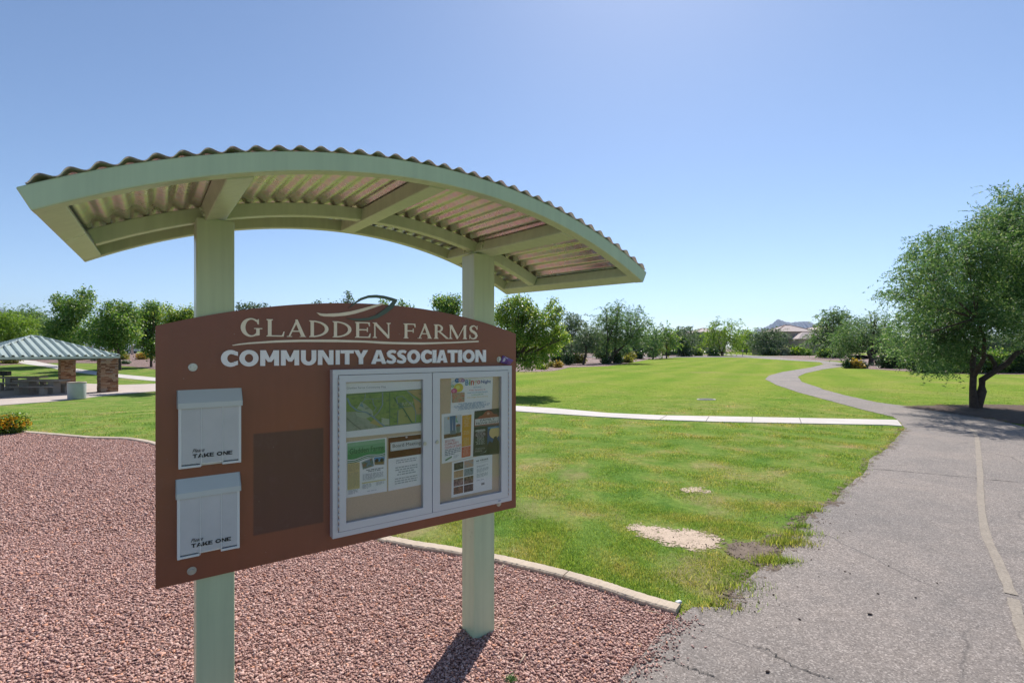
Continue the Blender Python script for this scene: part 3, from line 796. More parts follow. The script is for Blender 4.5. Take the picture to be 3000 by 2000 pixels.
# ------------------------------------------------------------------ notices pinned inside the case
class Flyer:
    def __init__(s, Z, tl, tr, br, bl_, t):
        s.c = [bz(Z, p, t) for p in (tl, tr, br, bl_)]; s.t = t; s.k = 0
        s.ms = [M['paper']]; s.b = MB(); s.o = (sum(p[0] for p in s.c) / 4, sum(p[1] for p in s.c) / 4)
        n = 6; vs = []
        for i in range(n + 1):
            for j in range(n + 1): vs.append(s.P(i / n, j / n, 0))
        nn = len(vs); bk = [(v[0], v[1] + .00025, v[2]) for v in vs]
        s.b.add(vs, [(i*(n+1)+j, i*(n+1)+j+1, (i+1)*(n+1)+j+1, (i+1)*(n+1)+j) for i in range(n) for j in range(n)], 0)
    def P(s, u, v, lay):
        a = [s.c[0][i] * (1-u) * (1-v) + s.c[1][i] * u * (1-v) + s.c[2][i] * u * v + s.c[3][i] * (1-u) * v for i in (0, 1)]
        return (a[0] - s.o[0], -(s.t + lay * .00016), a[1] - s.o[1])
    def mi(s, c):
        m = c if isinstance(c, bpy.types.Material) else ink(c)
        if m not in s.ms: s.ms.append(m)
        return s.ms.index(m)
    def rect(s, u0, v0, u1, v1, c): s.poly([(u0, v0), (u1, v0), (u1, v1), (u0, v1)], c)
    def poly(s, pts, c):
        s.k += 1; s.b.sheet(pts, lambda p: s.P(p[0], p[1], s.k), s.mi(c))
    def disc(s, u, v, ru, rv, c, n=18): s.poly([(u + ru * math.cos(2*math.pi*i/n), v + rv * math.sin(2*math.pi*i/n)) for i in range(n)], c)
    def line(s, pts, w, c):
        s.k += 1
        for (a, b_) in zip(pts, pts[1:]):
            du, dv = b_[0] - a[0], b_[1] - a[1]; l = math.hypot(du, dv) or 1
            nu, nv = -dv / l * w / 2, du / l * w / 2
            s.k += .06
            s.b.sheet([(a[0]+nu, a[1]+nv), (b_[0]+nu, b_[1]+nv), (b_[0]-nu, b_[1]-nv), (a[0]-nu, a[1]-nv)], lambda p: s.P(p[0], p[1], s.k), s.mi(c))
    def text(s, txt, u0, v0, u1, v1, c, off=.0):
        s.k += 1; put_text(s.b, txt, lambda u, v, f: s.P(u0 + u * (u1 - u0), v1 + v * (v0 - v1), s.k), mi=s.mi(c), offset=off)
    def lines(s, u0, v0, u1, v1, n, c, centred=False, seed=1):
        rr = random.Random(seed); s.k += 1
        for i in range(n):
            va = v0 + (v1 - v0) * i / n; vb = va + (v1 - v0) / n * .45
            a, e = u0, u1 - (0 if i < n - 1 else (u1 - u0) * .35)
            if centred: q = rr.uniform(0, .2) * (u1 - u0); a += q; e = u1 - q
            while a < e - .01:
                wl = min(rr.uniform(.03, .11), e - a)
                s.b.sheet([(a, va), (a + wl, va), (a + wl, vb), (a, vb)], lambda p: s.P(p[0], p[1], s.k), s.mi(c)); a += wl + .018
    def done(s, name, label, cat):
        lx, ly = s.o[0], 0
        w = Matrix.Rotation(KROT, 3, 'Z') @ Vector((lx, 0, 0))
        o = s.b.build(name, s.ms, None, (KLOC[0] + w.x, KLOC[1] + w.y, s.o[1]), KROT, flip=False)
        return tag(o, label, cat, 'papers pinned in the display case')
GR = (.44, .44, .48)
# map
f = Flyer(Z6, (176, 178), (842, 160), (838, 582), (178, 646), .0342)
A, B_, C_, D_ = [Z4A(p) for p in ((410, 1118), (1207, 1066), (1207, 1412), (410, 1510))]
f.text('Gladden Farms Community Map', .02, .075, .50, .125, (.25, .27, .30), .0)
def muv(p):                              # crop spot -> sheet coordinates
    q = bz(Z4A, p, f.t); best = (0.5, 0.5)
    u, v = .5, .5
    for _ in range(25):
        pt = f.P(u, v, 0); ex, ez = q[0] - f.o[0] - pt[0], q[1] - f.o[1] - pt[2]
        u += ex / (f.c[1][0] - f.c[0][0]); v -= ez / (f.c[0][1] - f.c[3][1])
    return (u, v)
gn, gd, yl, og, pl = (.255, .37, .115), (.16, .29, .115), (.42, .42, .17), (.52, .38, .19), (.44, .50, .38)
grn = ink_noise('map_green', [(0.3, (.20, .31, .10)), (.6, (.29, .40, .13)), (.8, (.36, .42, .2))], 40)
gry = ink_noise('map_riverbed', [(0.3, (.27, .32, .24)), (.6, (.40, .43, .34)), (.8, (.22, .28, .2))], 30)
mp = lambda pts: [muv(p) for p in pts]
f.poly(mp([(404, 1118), (1214, 1064), (1214, 1412), (404, 1510)]), grn)
f.poly(mp([(404, 1305), (520, 1300), (640, 1390), (760, 1470), (404, 1510)]), gry)
f.poly(mp([(560, 1200), (610, 1225), (680, 1290), (690, 1340), (640, 1360), (560, 1280), (520, 1270)]), pl)
f.poly(mp([(500, 1310), (600, 1310), (650, 1360), (600, 1375), (520, 1350)]), pl)
f.poly(mp([(775, 1365), (858, 1380), (858, 1440), (775, 1440)]), (.50, .55, .42))
f.poly(mp([(945, 1290), (1000, 1265), (1090, 1390), (1090, 1420), (940, 1435)]), yl)
f.poly(mp([(1000, 1260), (1100, 1245), (1130, 1300), (1125, 1400), (1095, 1400)]), yl)
f.poly(mp([(1040, 1082), (1206, 1068), (1206, 1200), (1150, 1150)]), og)
f.poly(mp([(1105, 1160), (1195, 1210), (1195, 1330), (1140, 1330)]), og)
f.poly(mp([(650, 1420), (700, 1380), (800, 1440), (780, 1460)]), (.48, .40, .17))
f.poly(mp([(940, 1215), (980, 1205), (1010, 1250), (960, 1270)]), (.14, .27, .20))
f.poly(mp([(545, 1240), (570, 1205), (590, 1260)]), (.2, .33, .36))
road, dk = (.27, .34, .36), (.10, .20, .13)
for pts, w, c in (([(410, 1130), (1207, 1066)], .012, dk), ([(415, 1160), (450, 1235), (520, 1290), (620, 1310), (690, 1360), (760, 1420), (810, 1455)], .022, (.24, .34, .42)),
                  ([(785, 1100), (785, 1230), (740, 1310), (690, 1360)], .016, road), ([(605, 1115), (600, 1170), (780, 1165)], .010, road), ([(600, 1170), (560, 1220)], .010, road),
                  ([(680, 1170), (690, 1230), (720, 1260), (690, 1300)], .012, road), ([(860, 1100), (860, 1455)], .008, dk), ([(900, 1150), (940, 1215), (1000, 1270), (1050, 1350), (1090, 1415)], .016, dk),
                  ([(940, 1220), (930, 1150), (990, 1140), (1030, 1175), (1100, 1240), (1130, 1300), (1128, 1410)], .013, road), ([(1040, 1085), (1110, 1150), (1190, 1210), (1196, 1410)], .013, road),
                  ([(960, 1260), (1060, 1250), (1100, 1240)], .010, road), ([(810, 1455), (1205, 1412)], .016, road), ([(945, 1290), (940, 1430)], .010, road), ([(862, 1275), (935, 1268)], .007, dk), ([(862, 1350), (925, 1380)], .007, dk),
                  ([(410, 1370), (480, 1430), (560, 1490)], .014, (.22, .24, .2)), ([(1130, 1330), (1196, 1330)], .010, road)):
    f.line(mp(pts), w, c)
for (x, y) in ((460, 1160), (560, 1150), (480, 1230), (640, 1140), (730, 1190), (640, 1200), (820, 1180), (820, 1300), (890, 1230), (900, 1320), (900, 1400), (600, 1260), (640, 1320), (980, 1170), (1010, 1340), (1160, 1110), (1160, 1260), (740, 1380)):
    u, v = muv((x, y)); f.lines(u, v, u + .05, v + .035, 2, (.14, .2, .12), seed=x)
f.text('FUTURE', *muv((985, 1205)), *muv((1100, 1230)), (.55, .6, .5))
f.done('community_map', 'green and orange community map sheet across the top of the left case door', 'map')
# newsletter
f = Flyer(Z6, (186, 682), (530, 640), (533, 1098), (186, 1156), .0344)
gg = [ink((.30, .52, .33)), ink((.22, .46, .26)), ink((.14, .40, .19)), ink((.08, .33, .12))]
for i, m in enumerate(gg): f.rect(.03, .02 + i * .07, .96, .02 + (i + 1) * .07 + .001, m)
wv = lambda o: [(.03 + .93 * i / 12, .325 + o - .05 * (i / 12) + .018 * math.sin(i * .75)) for i in range(13)]
f.poly([(.03, .28)] + wv(-.01)[0:] + [(.96, .25)], (.08, .33, .12))
f.line(wv(.002), .014, (.8, .8, .8)); f.line(wv(.018), .016, (.05, .22, .11)); f.line(wv(.032), .012, (.8, .8, .8)); f.line(wv(.046), .014, (.05, .22, .11))
f.text('Gladden Farms', .08, .125, .92, .225, (.035, .13, .05), .0)
f.rect(.03, .385, .32, .86, (.66, .53, .27))
f.lines(.05, .41, .30, .54, 7, (.42, .34, .2)); f.lines(.05, .56, .30, .84, 15, (.42, .36, .25), seed=4); f.lines(.05, .87, .28, .95, 4, GR, seed=5)
f.poly([(.35, .39), (.64, .33), (.68, .50), (.39, .54)], (.70, .70, .70)); f.poly([(.37, .40), (.63, .345), (.665, .49), (.40, .525)], ink_noise('newsletter_photo', [(.3, (.45, .09, .05)), (.45, (.14, .22, .15)), (.6, (.2, .3, .42)), (.75, (.5, .2, .1))], 45))
f.poly([(.66, .325), (.96, .345), (.935, .50), (.68, .485)], (.70, .70, .70)); f.poly([(.675, .335), (.945, .355), (.925, .43), (.68, .42)], (.09, .30, .56)); f.poly([(.68, .42), (.925, .43), (.92, .488), (.69, .475)], (.26, .20, .08))
f.disc(.74, .40, .05, .035, (.03, .03, .025)); f.disc(.87, .405, .05, .035, (.03, .03, .025))
f.lines(.46, .545, .92, .60, 2, (.2, .2, .23), True); f.lines(.39, .62, .90, .74, 6, GR, seed=8); f.rect(.37, .765, .96, .785, (.74, .64, .33)); f.lines(.38, .80, .60, .89, 5, GR, seed=9); f.lines(.72, .80, .92, .86, 4, GR, seed=10); f.lines(.50, .93, .85, .95, 1, GR, seed=11)
f.done('newsletter', 'green headed newsletter sheet pinned below the map at left', 'newsletter')
# board meeting
f = Flyer(Z6, (545, 640), (842, 606), (840, 1039), (545, 1097), .0342)
f.rect(.0, .01, 1, .40, ink_noise('rust_print', [(.3, (.13, .028, .016)), (.7, (.19, .042, .024))], 25)); f.rect(.06, .105, .985, .265, (.72, .71, .73))
f.text('Board Meeting', .12, .14, .93, .225, (.03, .03, .04), .0)
for (u, v) in ((.085, .12), (.96, .12), (.085, .25), (.96, .25)): f.disc(u, v, .012, .009, (.3, .3, .3))
f.disc(.51, .035, .035, .016, (.7, .6, .6))
f.lines(.2, .45, .82, .53, 2, GR, True); f.lines(.16, .58, .86, .76, 4, GR, True, 3); f.lines(.03, .79, .97, .92, 3, GR, True, 6)
f.done('meeting_notice', 'board meeting notice with rust red heading beside the newsletter', 'notice')
# bingo
f = Flyer(Z7, (257, 172), (692, 155), (680, 500), (249, 545), .0342)
for (u, v, r, c) in ((.07, .14, .075, (.62, .72, .76)), (.14, .06, .06, (.06, .17, .42)), (.22, .05, .06, (.60, .36, .42)), (.27, .07, .045, (.35, .2, .42)), (.17, .27, .11, (.76, .62, .10)), (.07, .36, .07, (.68, .12, .26)), (.03, .22, .035, (.32, .5, .3))):
    f.disc(u, v, r, r * 1.15, c); f.disc(u - r * .15, v - r * .1, r * .45, r * .5, tuple(min(.8, x * 1.5 + .1) for x in c))
for ch, u, c in (('B', .325, (.10, .30, .55)), ('i', .415, (.16, .45, .14)), ('n', .455, (.68, .12, .10)), ('g', .535, (.72, .62, .45)), ('o', .605, (.70, .2, .26))):
    w = .075 if ch != 'i' else .028; v0, v1 = (.055 if ch in 'Bi' else .085), (.215 if ch != 'g' else .245)
    f.text(ch, u, v0, u + w, v1 - (.02 if ch == 'o' else 0), c, .02)
f.text('Night', .70, .085, .945, .205, (.08, .13, .36), .01)
f.text('RETURNS', .52, .27, .71, .30, (.05, .28, .45)); f.text('Friday, September 30', .42, .345, .81, .385, (.60, .12, .12)); f.text('Under the Wooden Ramada', .37, .415, .87, .45, (.06, .28, .46))
f.text('6 PM-8:30 PM', .48, .485, .76, .52, (.16, .42, .18)); f.text('Heritage Park Drive', .38, .555, .88, .595, (.70, .50, .16))
f.rect(.02, .41, .31, .68, ink_noise('bingo_card_photo', [(.3, (.36, .25, .16)), (.5, (.55, .42, .30)), (.6, (.6, .2, .14)), (.75, (.62, .5, .38))], 60))
f.lines(.06, .72, .94, .92, 6, (.26, .36, .52), True, 5)
f.done('bingo_flyer', 'white bingo night flyer with coloured balls at the top of the right door', 'flyer')
# clean-up
f = Flyer(Z7, (155, 545), (498, 505), (484, 990), (157, 1063), .0346)
f.poly([(.07, .06), (.60, .06), (.60, .47), (.07, .47)], (.58, .63, .68)); f.rect(.07, .42, .60, .50, ink_noise('leaf_litter_print', [(.3, (.10, .05, .03)), (.7, (.25, .14, .09))], 60))
f.poly([(.24, .06), (.42, .06), (.415, .38), (.35, .38), (.33, .12), (.32, .38), (.26, .38)], (.10, .19, .34)); f.poly([(.25, .36), (.42, .36), (.44, .44), (.26, .44)], (.17, .22, .27))
f.poly([(.43, .27), (.57, .27), (.555, .43), (.45, .43)], (.22, .25, .22)); f.disc(.50, .27, .07, .025, (.25, .12, .07)); f.poly([(.43, .09), (.46, .09), (.46, .18), (.50, .18), (.49, .21), (.43, .20)], (.15, .42, .28))
f.disc(.20, .10, .03, .03, (.6, .45, .3)); f.disc(.44, .09, .02, .03, (.6, .45, .3))
f.rect(.62, .08, .91, .735, (.72, .37, .05)); f.rect(.62, .745, .91, .965, (.66, .15, .09))
f.lines(.66, .10, .87, .34, 7, (.76, .55, .28), True, 2); f.lines(.66, .41, .87, .50, 3, (.76, .55, .28), True, 3); f.lines(.66, .56, .87, .72, 6, (.76, .55, .28), True, 4); f.lines(.65, .76, .88, .94, 7, (.75, .4, .34), True, 5)
f.text('2016 FALL', .09, .535, .42, .585, (.52, .07, .09), .0); f.text('COMMUNITY', .09, .60, .52, .65, (.52, .07, .09), .0); f.text('CLEAN UP DAYS', .09, .665, .60, .715, (.52, .07, .09), .0)
f.lines(.09, .735, .58, .87, 4, (.22, .22, .3), seed=6); f.poly([(.10, .93), (.30, .88), (.31, .91), (.11, .96)], (.16, .30, .18)); f.lines(.36, .88, .52, .94, 3, (.45, .45, .5), seed=7)
f.done('cleanup_flyer', 'fall clean up days flyer with an orange side strip on the right door', 'flyer')
# movie night
f = Flyer(Z7, (500, 512), (782, 478), (782, 955), (483, 985), .0346)
f.rect(0, 0, 1, 1, (.050, .048, .052)); f.rect(.02, .33, 1, .36, (.14, .12, .12))
f.poly([(.10, .19), (.18, .13), (.30, .11), (.38, .05), (.50, .02), (.62, .05), (.70, .11), (.82, .13), (.92, .19)], (.34, .09, .075)); f.disc(.5, .09, .05, .03, (.55, .3, .25))
f.rect(.02, .175, .99, .335, (.45, .10, .09)); f.rect(.03, .185, .985, .32, (.70, .68, .68))
f.text('FAMILY', .22, .198, .74, .245, (.03, .025, .03), .0); f.text('MOVIE NIGHT', .07, .262, .95, .31, (.03, .025, .03), .0)
f.lines(.06, .42, .42, .76, 13, (.50, .50, .50), True, 5); f.rect(.05, .425, .40, .465, (.42, .42, .42))
f.rect(.48, .38, 1, .97, (.035, .10, .25)); f.disc(.74, .52, .20, .13, (.70, .55, .24)); f.rect(.50, .395, .98, .425, (.10, .30, .52))
f.poly([(.48, .97), (.48, .78), (.56, .70), (.66, .74), (.72, .62), (.80, .60), (.86, .70), (.94, .76), (1, .72), (1, .97)], (.03, .028, .035)); f.poly([(.92, .76), (1, .62), (1, .80)], (.09, .32, .15)); f.disc(.95, .66, .03, .04, (.45, .22, .09))
f.text('GLADDEN', .07, .82, .40, .86, (.42, .42, .42), .0); f.text('FARMS', .07, .875, .30, .91, (.42, .42, .42), .0); f.poly([(.22, .945), (.40, .92), (.46, .88), (.42, .93)], (.36, .38, .38))
f.done('movie_flyer', 'black family movie night poster with a yellow moon picture', 'poster')
# stories
f = Flyer(Z7, (264, 1045), (686, 950), (682, 1328), (257, 1416), .0339)
pics = [[(.3, (.03, .028, .03)), (.6, (.11, .09, .08)), (.8, (.3, .25, .22))], [(.3, (.35, .42, .5)), (.55, (.6, .36, .25)), (.8, (.5, .5, .52))], [(.3, (.5, .28, .16)), (.6, (.62, .42, .28)), (.8, (.15, .09, .06))], [(.3, (.08, .07, .05)), (.5, (.38, .42, .48)), (.8, (.2, .15, .1))],
        [(.3, (.05, .04, .04)), (.55, (.35, .2, .16)), (.8, (.55, .5, .48))], [(.3, (.04, .03, .025)), (.55, (.25, .15, .1)), (.8, (.5, .38, .28))], [(.3, (.05, .035, .025)), (.55, (.34, .16, .08)), (.8, (.5, .4, .32))], [(.3, (.03, .022, .02)), (.6, (.14, .08, .06)), (.8, (.42, .28, .22))]]
for i in range(8):
    u, v = .05 + (i % 2) * .245, .05 + (i // 2) * .225
    f.rect(u, v, u + .225, v + .20, ink_noise('story_photo', pics[i], 70))
f.text('40 YEARS', .58, .105, .89, .145, (.09, .09, .10), .02); f.text('OF STORIES', .58, .165, .89, .20, (.58, .58, .60), .0)
f.lines(.60, .27, .90, .32, 2, GR, seed=2); f.lines(.60, .35, .90, .46, 5, GR, seed=3); f.lines(.60, .49, .88, .60, 5, GR, seed=4); f.lines(.60, .66, .93, .69, 1, GR, seed=5); f.rect(.72, .76, .80, .82, (.3, .3, .32))
f.done('story_flyer', 'white sheet with eight small photographs at the bottom of the right door', 'flyer')
# crumpled wrapper wedged on the case top
wl = [bz(Z4A, p, TB + .02) for p in ((2030, 792), (2057, 718), (2112, 742), (2165, 768), (2128, 814), (2080, 806))]
cx_, cz_ = sum(p[0] for p in wl) / 6, sum(p[1] for p in wl) / 6
b = MB(); rr = random.Random(4)
q = [(p[0] - cx_, -.02 - rr.uniform(0, .014), p[1] - cz_) for p in wl]; c0 = (0, -.036, 0)
b.add(q + [c0] + [(p[0], -.0135, p[2]) for p in q], [(i, (i + 1) % 6, 6) for i in range(6)] + [(i, (i + 1) % 6, 7 + (i + 1) % 6, 7 + i) for i in range(6)], 0)
for (i, fr0, fr1) in ((1, .15, .45), (0, .2, .5)):
    a_, b_, c_ = Vector(q[i]), Vector(q[(i + 1) % 6]), Vector(c0); off = Vector((0, -.0006, 0))
    b.add([a_.lerp(b_, .1).lerp(c_, fr0) + off, a_.lerp(b_, .85).lerp(c_, fr0) + off, a_.lerp(b_, .85).lerp(c_, fr1) + off, a_.lerp(b_, .1).lerp(c_, fr1) + off], [(0, 1, 2, 3)], 1)
w = Matrix.Rotation(KROT, 3, 'Z') @ Vector((cx_, 0, 0))
o = b.build('candy_wrapper', [simple('purple_foil', (.16, .07, .26), .3, var=.2, nscale=60), simple('pale_print', (.55, .52, .6), .4)], None, (KLOC[0] + w.x, KLOC[1] + w.y, cz_), KROT)
tag(o, 'crumpled purple wrapper wedged at the top right corner of the display case', 'wrapper')
# ------------------------------------------------------------------ the land
Z1B, Z2B, Z3, Z4, Z7S, Z8 = z3((0, 800), 3.137), z3((1400, 800), 3.92), z3((1900, 850), 2.94), z3((2400, 500), 1.96), z3((1500, 1150), 2.138), z3((2200, 1200), 1.96)
Z6S = z3((1100, 1400), 2.352)
ID = lambda p: p
def g2(Z, pts): return [gp(*Z(p)).xy.to_tuple() for p in pts]

def gridland(name, xs, ys, off, mat):
    V = np.array([(x, y, ground(x, y) + off) for y in ys for x in xs]); n = len(xs); m = len(ys)
    i = np.arange(n - 1)[None, :] + n * np.arange(m - 1)[:, None]
    Fa = np.stack([i, i + 1, i + n + 1, i + n], -1).reshape(-1, 4)
    return link(name, mesh_np(name, V, Fa, True), mat)
fx = list(np.arange(-75, 1, 1.0)); fy = list(np.arange(6, 112, 1.0))
X1 = [-160, -130, -110, -95, -85] + fx + [4, 8, 14, 20, 30, 45, 60, 80, 105, 135]
Y1 = [-14, -8, -3, 0, 3] + fy + [125, 145, 170, 200, 240, 300]
tag(gridland('lawn', X1, Y1, 0.0, M['lawn']), kind='structure')
XF = [-14000, -6000, -2500, -1000, -500, -280] + X1 + [180, 280, 500, 1000, 2500, 6000, 14000]
YF_ = [-3000, -800, -200, -60] + Y1 + [420, 700, 1300, 3000, 6000, 15000]
tag(gridland('ground', XF, YF_, -0.07, M['soil']), kind='structure')

def dens(poly, step, jit=0.0, seed=0):
    rr = random.Random(seed); out = []
    for a, b in zip(poly, poly[1:] + poly[:1]):
        n = max(1, int(math.hypot(b[0]-a[0], b[1]-a[1]) / step))
        for i in range(n):
            t = i / n; out.append((a[0] + (b[0]-a[0])*t + (rr.uniform(-jit, jit) if i else 0), a[1] + (b[1]-a[1])*t + (rr.uniform(-jit, jit) if i else 0)))
    return out
def pip(X, Y, poly):
    c = np.zeros(X.shape, bool); n = len(poly)
    for i in range(n):
        x0, y0 = poly[i]; x1, y1 = poly[(i + 1) % n]
        if y0 == y1: continue
        c ^= ((y0 > Y) != (y1 > Y)) & (X < (x1 - x0) * (Y - y0) / (y1 - y0) + x0)
    return c
def smooth(pts, n=6, closed=False):
    out = []
    m = len(pts)
    for i in range(m if closed else m - 1):
        p = [pts[(i + k) % m] if closed else pts[min(max(i + k, 0), m - 1)] for k in (-1, 0, 1, 2)]
        for j in range(n):
            t = j / n
            out.append(tuple(.5 * (2*p[1][k] + (p[2][k]-p[0][k])*t + (2*p[0][k]-5*p[1][k]+4*p[2][k]-p[3][k])*t*t + (3*p[1][k]-p[0][k]-3*p[2][k]+p[3][k])*t**3) for k in (0, 1)))
    if not closed: out.append(tuple(pts[-1][:2]))
    return out
def sheet(name, poly, off, mat, step=1.0, edge=None, jit=0.0, kind='structure', seed=0, parent=None, skirt=0.0, fade=0.0):
    P = dens(poly, edge or step, jit, seed)
    xs = [p[0] for p in P]; ys = [p[1] for p in P]
    gx = np.arange(min(xs) + step/2, max(xs), step); gy = np.arange(min(ys) + step/2, max(ys), step)
    if len(gx) and len(gy):
        X, Y = np.meshgrid(gx, gy); X, Y = X.ravel(), Y.ravel(); k = pip(X, Y, P); X, Y = X[k], Y[k]
    else: X = Y = np.zeros(0)
    vs = [Vector(p) for p in P] + [Vector((x, y)) for x, y in zip(X, Y)]
    r = delaunay_2d_cdt(vs, [], [list(range(len(P)))], 1, 1e-4)
    V = [(v.x, v.y, ground(v.x, v.y) + off) for v in r[0]]; Fs = [tuple(f) for f in r[2]]
    me = bpy.data.meshes.new(name); me.from_pydata(V, [], Fs); me.update()
    bm = bmesh.new(); bm.from_mesh(me)
    bmesh.ops.recalc_face_normals(bm, faces=bm.faces)
    if bm.faces and sum(f.normal.z for f in bm.faces) < 0: bmesh.ops.reverse_faces(bm, faces=bm.faces)
    if fade:
        ly = bm.verts.layers.float.new('edge'); q = np.array(P)
        for v in bm.verts: v[ly] = min(1.0, float(np.min(np.hypot(q[:, 0] - v.co.x, q[:, 1] - v.co.y))) / fade)
    if skirt:
        e = bmesh.ops.extrude_edge_only(bm, edges=[x for x in bm.edges if x.is_boundary])
        for v in e['geom']:
            if isinstance(v, bmesh.types.BMVert): v.co.z -= skirt
    bm.to_mesh(me); bm.free()
    return tag(link(name, me, mat, parent), kind=kind)

# near gravel bed and its concrete edging
KB = [(-22, 12.6), (-16, 11.6)] + g2(ID, [(0, 1262), (85, 1268), (255, 1283), (455, 1302)]) + g2(ID, [(1000, 1530)]) + g2(Z6S, [(120, 440), (500, 508), (825, 566), (1010, 608), (1280, 674), (1560, 756), (1800, 836), (2090, 922)])
KBs = smooth(KB, 8)
GR_END = g2(Z6S, [(2060, 990), (1990, 1030), (1880, 1180), (1790, 1290), (1690, 1391)])
GRAV = KBs + GR_END + [(.25, 1.7), (-.2, .9), (-1.2, -.8), (-2.4, -3), (-9, -6), (-22, -4)]
sheet('gravel_bed', GRAV, .004, M['gravel'], 1.0, .3, kind='structure')

# asphalt path
PL = [(-3.2, -3.6), (-1.6, -1.5), (-.55, -.1), (.15, 1.0)] + [GRAV[len(KBs) + 4]] + GR_END[::-1][1:] + g2(Z7S, [(1130, 1350), (1330, 1350), (1400, 1235), (1540, 1120), (1640, 1060), (1760, 900), (1880, 745), (2020, 690), (2100, 590), (2210, 500), (2240, 420), (2352, 352)]) \
   + g2(Z8, [(885, 105)]) + g2(ID, [(2632, 1232), (2616, 1221), (2527, 1200)]) + g2(Z3, [(1290, 880), (1100, 815), (1005, 765), (1040, 735), (1150, 705), (1400, 665), (1510, 637), (1480, 620), (1200, 603), (840, 580), (650, 555), (455, 541)])
PR = g2(Z3, [(455, 535), (650, 546), (950, 565), (1300, 589), (1620, 617), (1715, 636), (1660, 660), (1510, 680), (1350, 715), (1285, 745), (1320, 790), (1500, 850)]) + g2(Z4, [(0, 1250), (150, 1290), (330, 1330), (500, 1352)]) \
   + [(11.75, 13.6), (11.6, 12.0), (10.7, 9.9), (8.8, 7.4), (5.9, 4.3), (3.5, 1.8), (.9, -1.2), (-1.0, -3.6)]
PATH = PL + PR
path = sheet('asphalt_path', PATH, .010, M['asphalt'], 1.5, .22, .018, seed=3, skirt=.03)

def ribbon(name, pts, w, off, mat, kind='structure', wj=0.0, seed=0, parent=None):
    rr = random.Random(seed); b = MB(); L, Rr_ = [], []
    for i, p in enumerate(pts):
        a, c = pts[max(i-1, 0)], pts[min(i+1, len(pts)-1)]
        dx, dy = c[0]-a[0], c[1]-a[1]; l = math.hypot(dx, dy) or 1
        ww = w / 2 * (1 + rr.uniform(-wj, wj)); x, y = p[0], p[1]
        for S_, s in ((L, 1), (Rr_, -1)):
            q = (x - s*dy/l*ww, y + s*dx/l*ww); S_.append((q[0], q[1], ground(*q) + off))
    n = len(pts)
    b.add(L + Rr_, [(n+i, n+i+1, i+1, i) for i in range(n-1)])
    o = b.build(name, mat, parent, flip=False)
    return tag(o, kind=kind) if parent is None else o
sp = smooth(g2(ID, [(3120, 2140), (3040, 1960), (2997, 1856), (2968, 1758)]), 8)
sp2 = smooth(g2(ID, [(2963, 1745), (2925, 1650), (2886, 1560), (2873, 1460), (2872, 1404), (2866, 1320), (2860, 1277), (2845, 1258)]), 8)
ribbon('path_stripe', sp, .062, .0145, M['stripe'], wj=.12, seed=1); ribbon('path_stripe', sp2, .062, .0145, M['stripe'], wj=.12, seed=2)
def crack(pts, w, seed):
    rr = random.Random(seed); q = []
    for a, c in zip(pts, pts[1:]):
        for i in range(9):
            t = i / 9; q.append((a[0]+(c[0]-a[0])*t + rr.gauss(0, .006), a[1]+(c[1]-a[1])*t + rr.gauss(0, .006)))
    ribbon('pavement_crack', q, w, .0142, M['crack'], wj=.7, seed=seed)
crack(g2(Z8, [(0, 1365), (95, 1380), (180, 1440), (260, 1490), (330, 1510), (400, 1540), (470, 1562)]), .0045, 2)
crack(g2(Z8, [(700, 343), (900, 360), (1100, 378), (1300, 398), (1568, 425)]), .011, 5)
crack(g2(ID, [(1890, 1925), (1960, 1938), (2010, 1960), (2060, 1975), (2110, 1995)]), .006, 8)

# worn ground beside the path
sheet('bare_sand', smooth(g2(Z7S, [(705, 845), (740, 816), (830, 812), (950, 838), (1080, 850), (1190, 862), (1290, 900), (1350, 935), (1290, 990), (1170, 1000), (1060, 975), (950, 962), (900, 935), (790, 915), (730, 880)]), 4, True), .005, M['sand'], .05, .05, .02, seed=4, fade=.3)
sheet('bare_sand', smooth(g2(Z7S, [(1040, 610), (1100, 592), (1190, 590), (1260, 612), (1240, 640), (1130, 632)]), 4, True), .005, M['sand'], .05, .05, .02, seed=9, fade=.25)
sheet('crumbled_edge', smooth(g2(Z7S, [(1300, 930), (1420, 915), (1540, 910), (1650, 870), (1730, 800), (1860, 738), (1930, 735), (1960, 760), (1900, 850), (1800, 960), (1720, 1010), (1560, 1080), (1440, 1060), (1330, 1000)]), 4, True), .007, M['crumble'], .05, .05, .02, seed=6, fade=.25)
sheet('crumbled_edge', smooth(g2(Z7S, [(1330, 1390), (1350, 1300), (1410, 1215), (1500, 1130), (1620, 1060), (1680, 1080), (1560, 1180), (1480, 1280), (1440, 1390)]), 4, True), .007, M['crumble'], .05, .05, .02, seed=7, fade=.12)

fringe = [(a[0] + (c[0] - a[0]) * i / n + random.Random(i + int(a[1] * 99)).uniform(-.02, .02), a[1] + (c[1] - a[1]) * i / n) for a, c in zip(PL[10:21], PL[11:22]) for n in [max(1, int(math.hypot(c[0] - a[0], c[1] - a[1]) / .07))] for i in range(n)]
ribbon('crumbled_edge', fringe, .17, .0125, M['crumble'], wj=.5, seed=12)

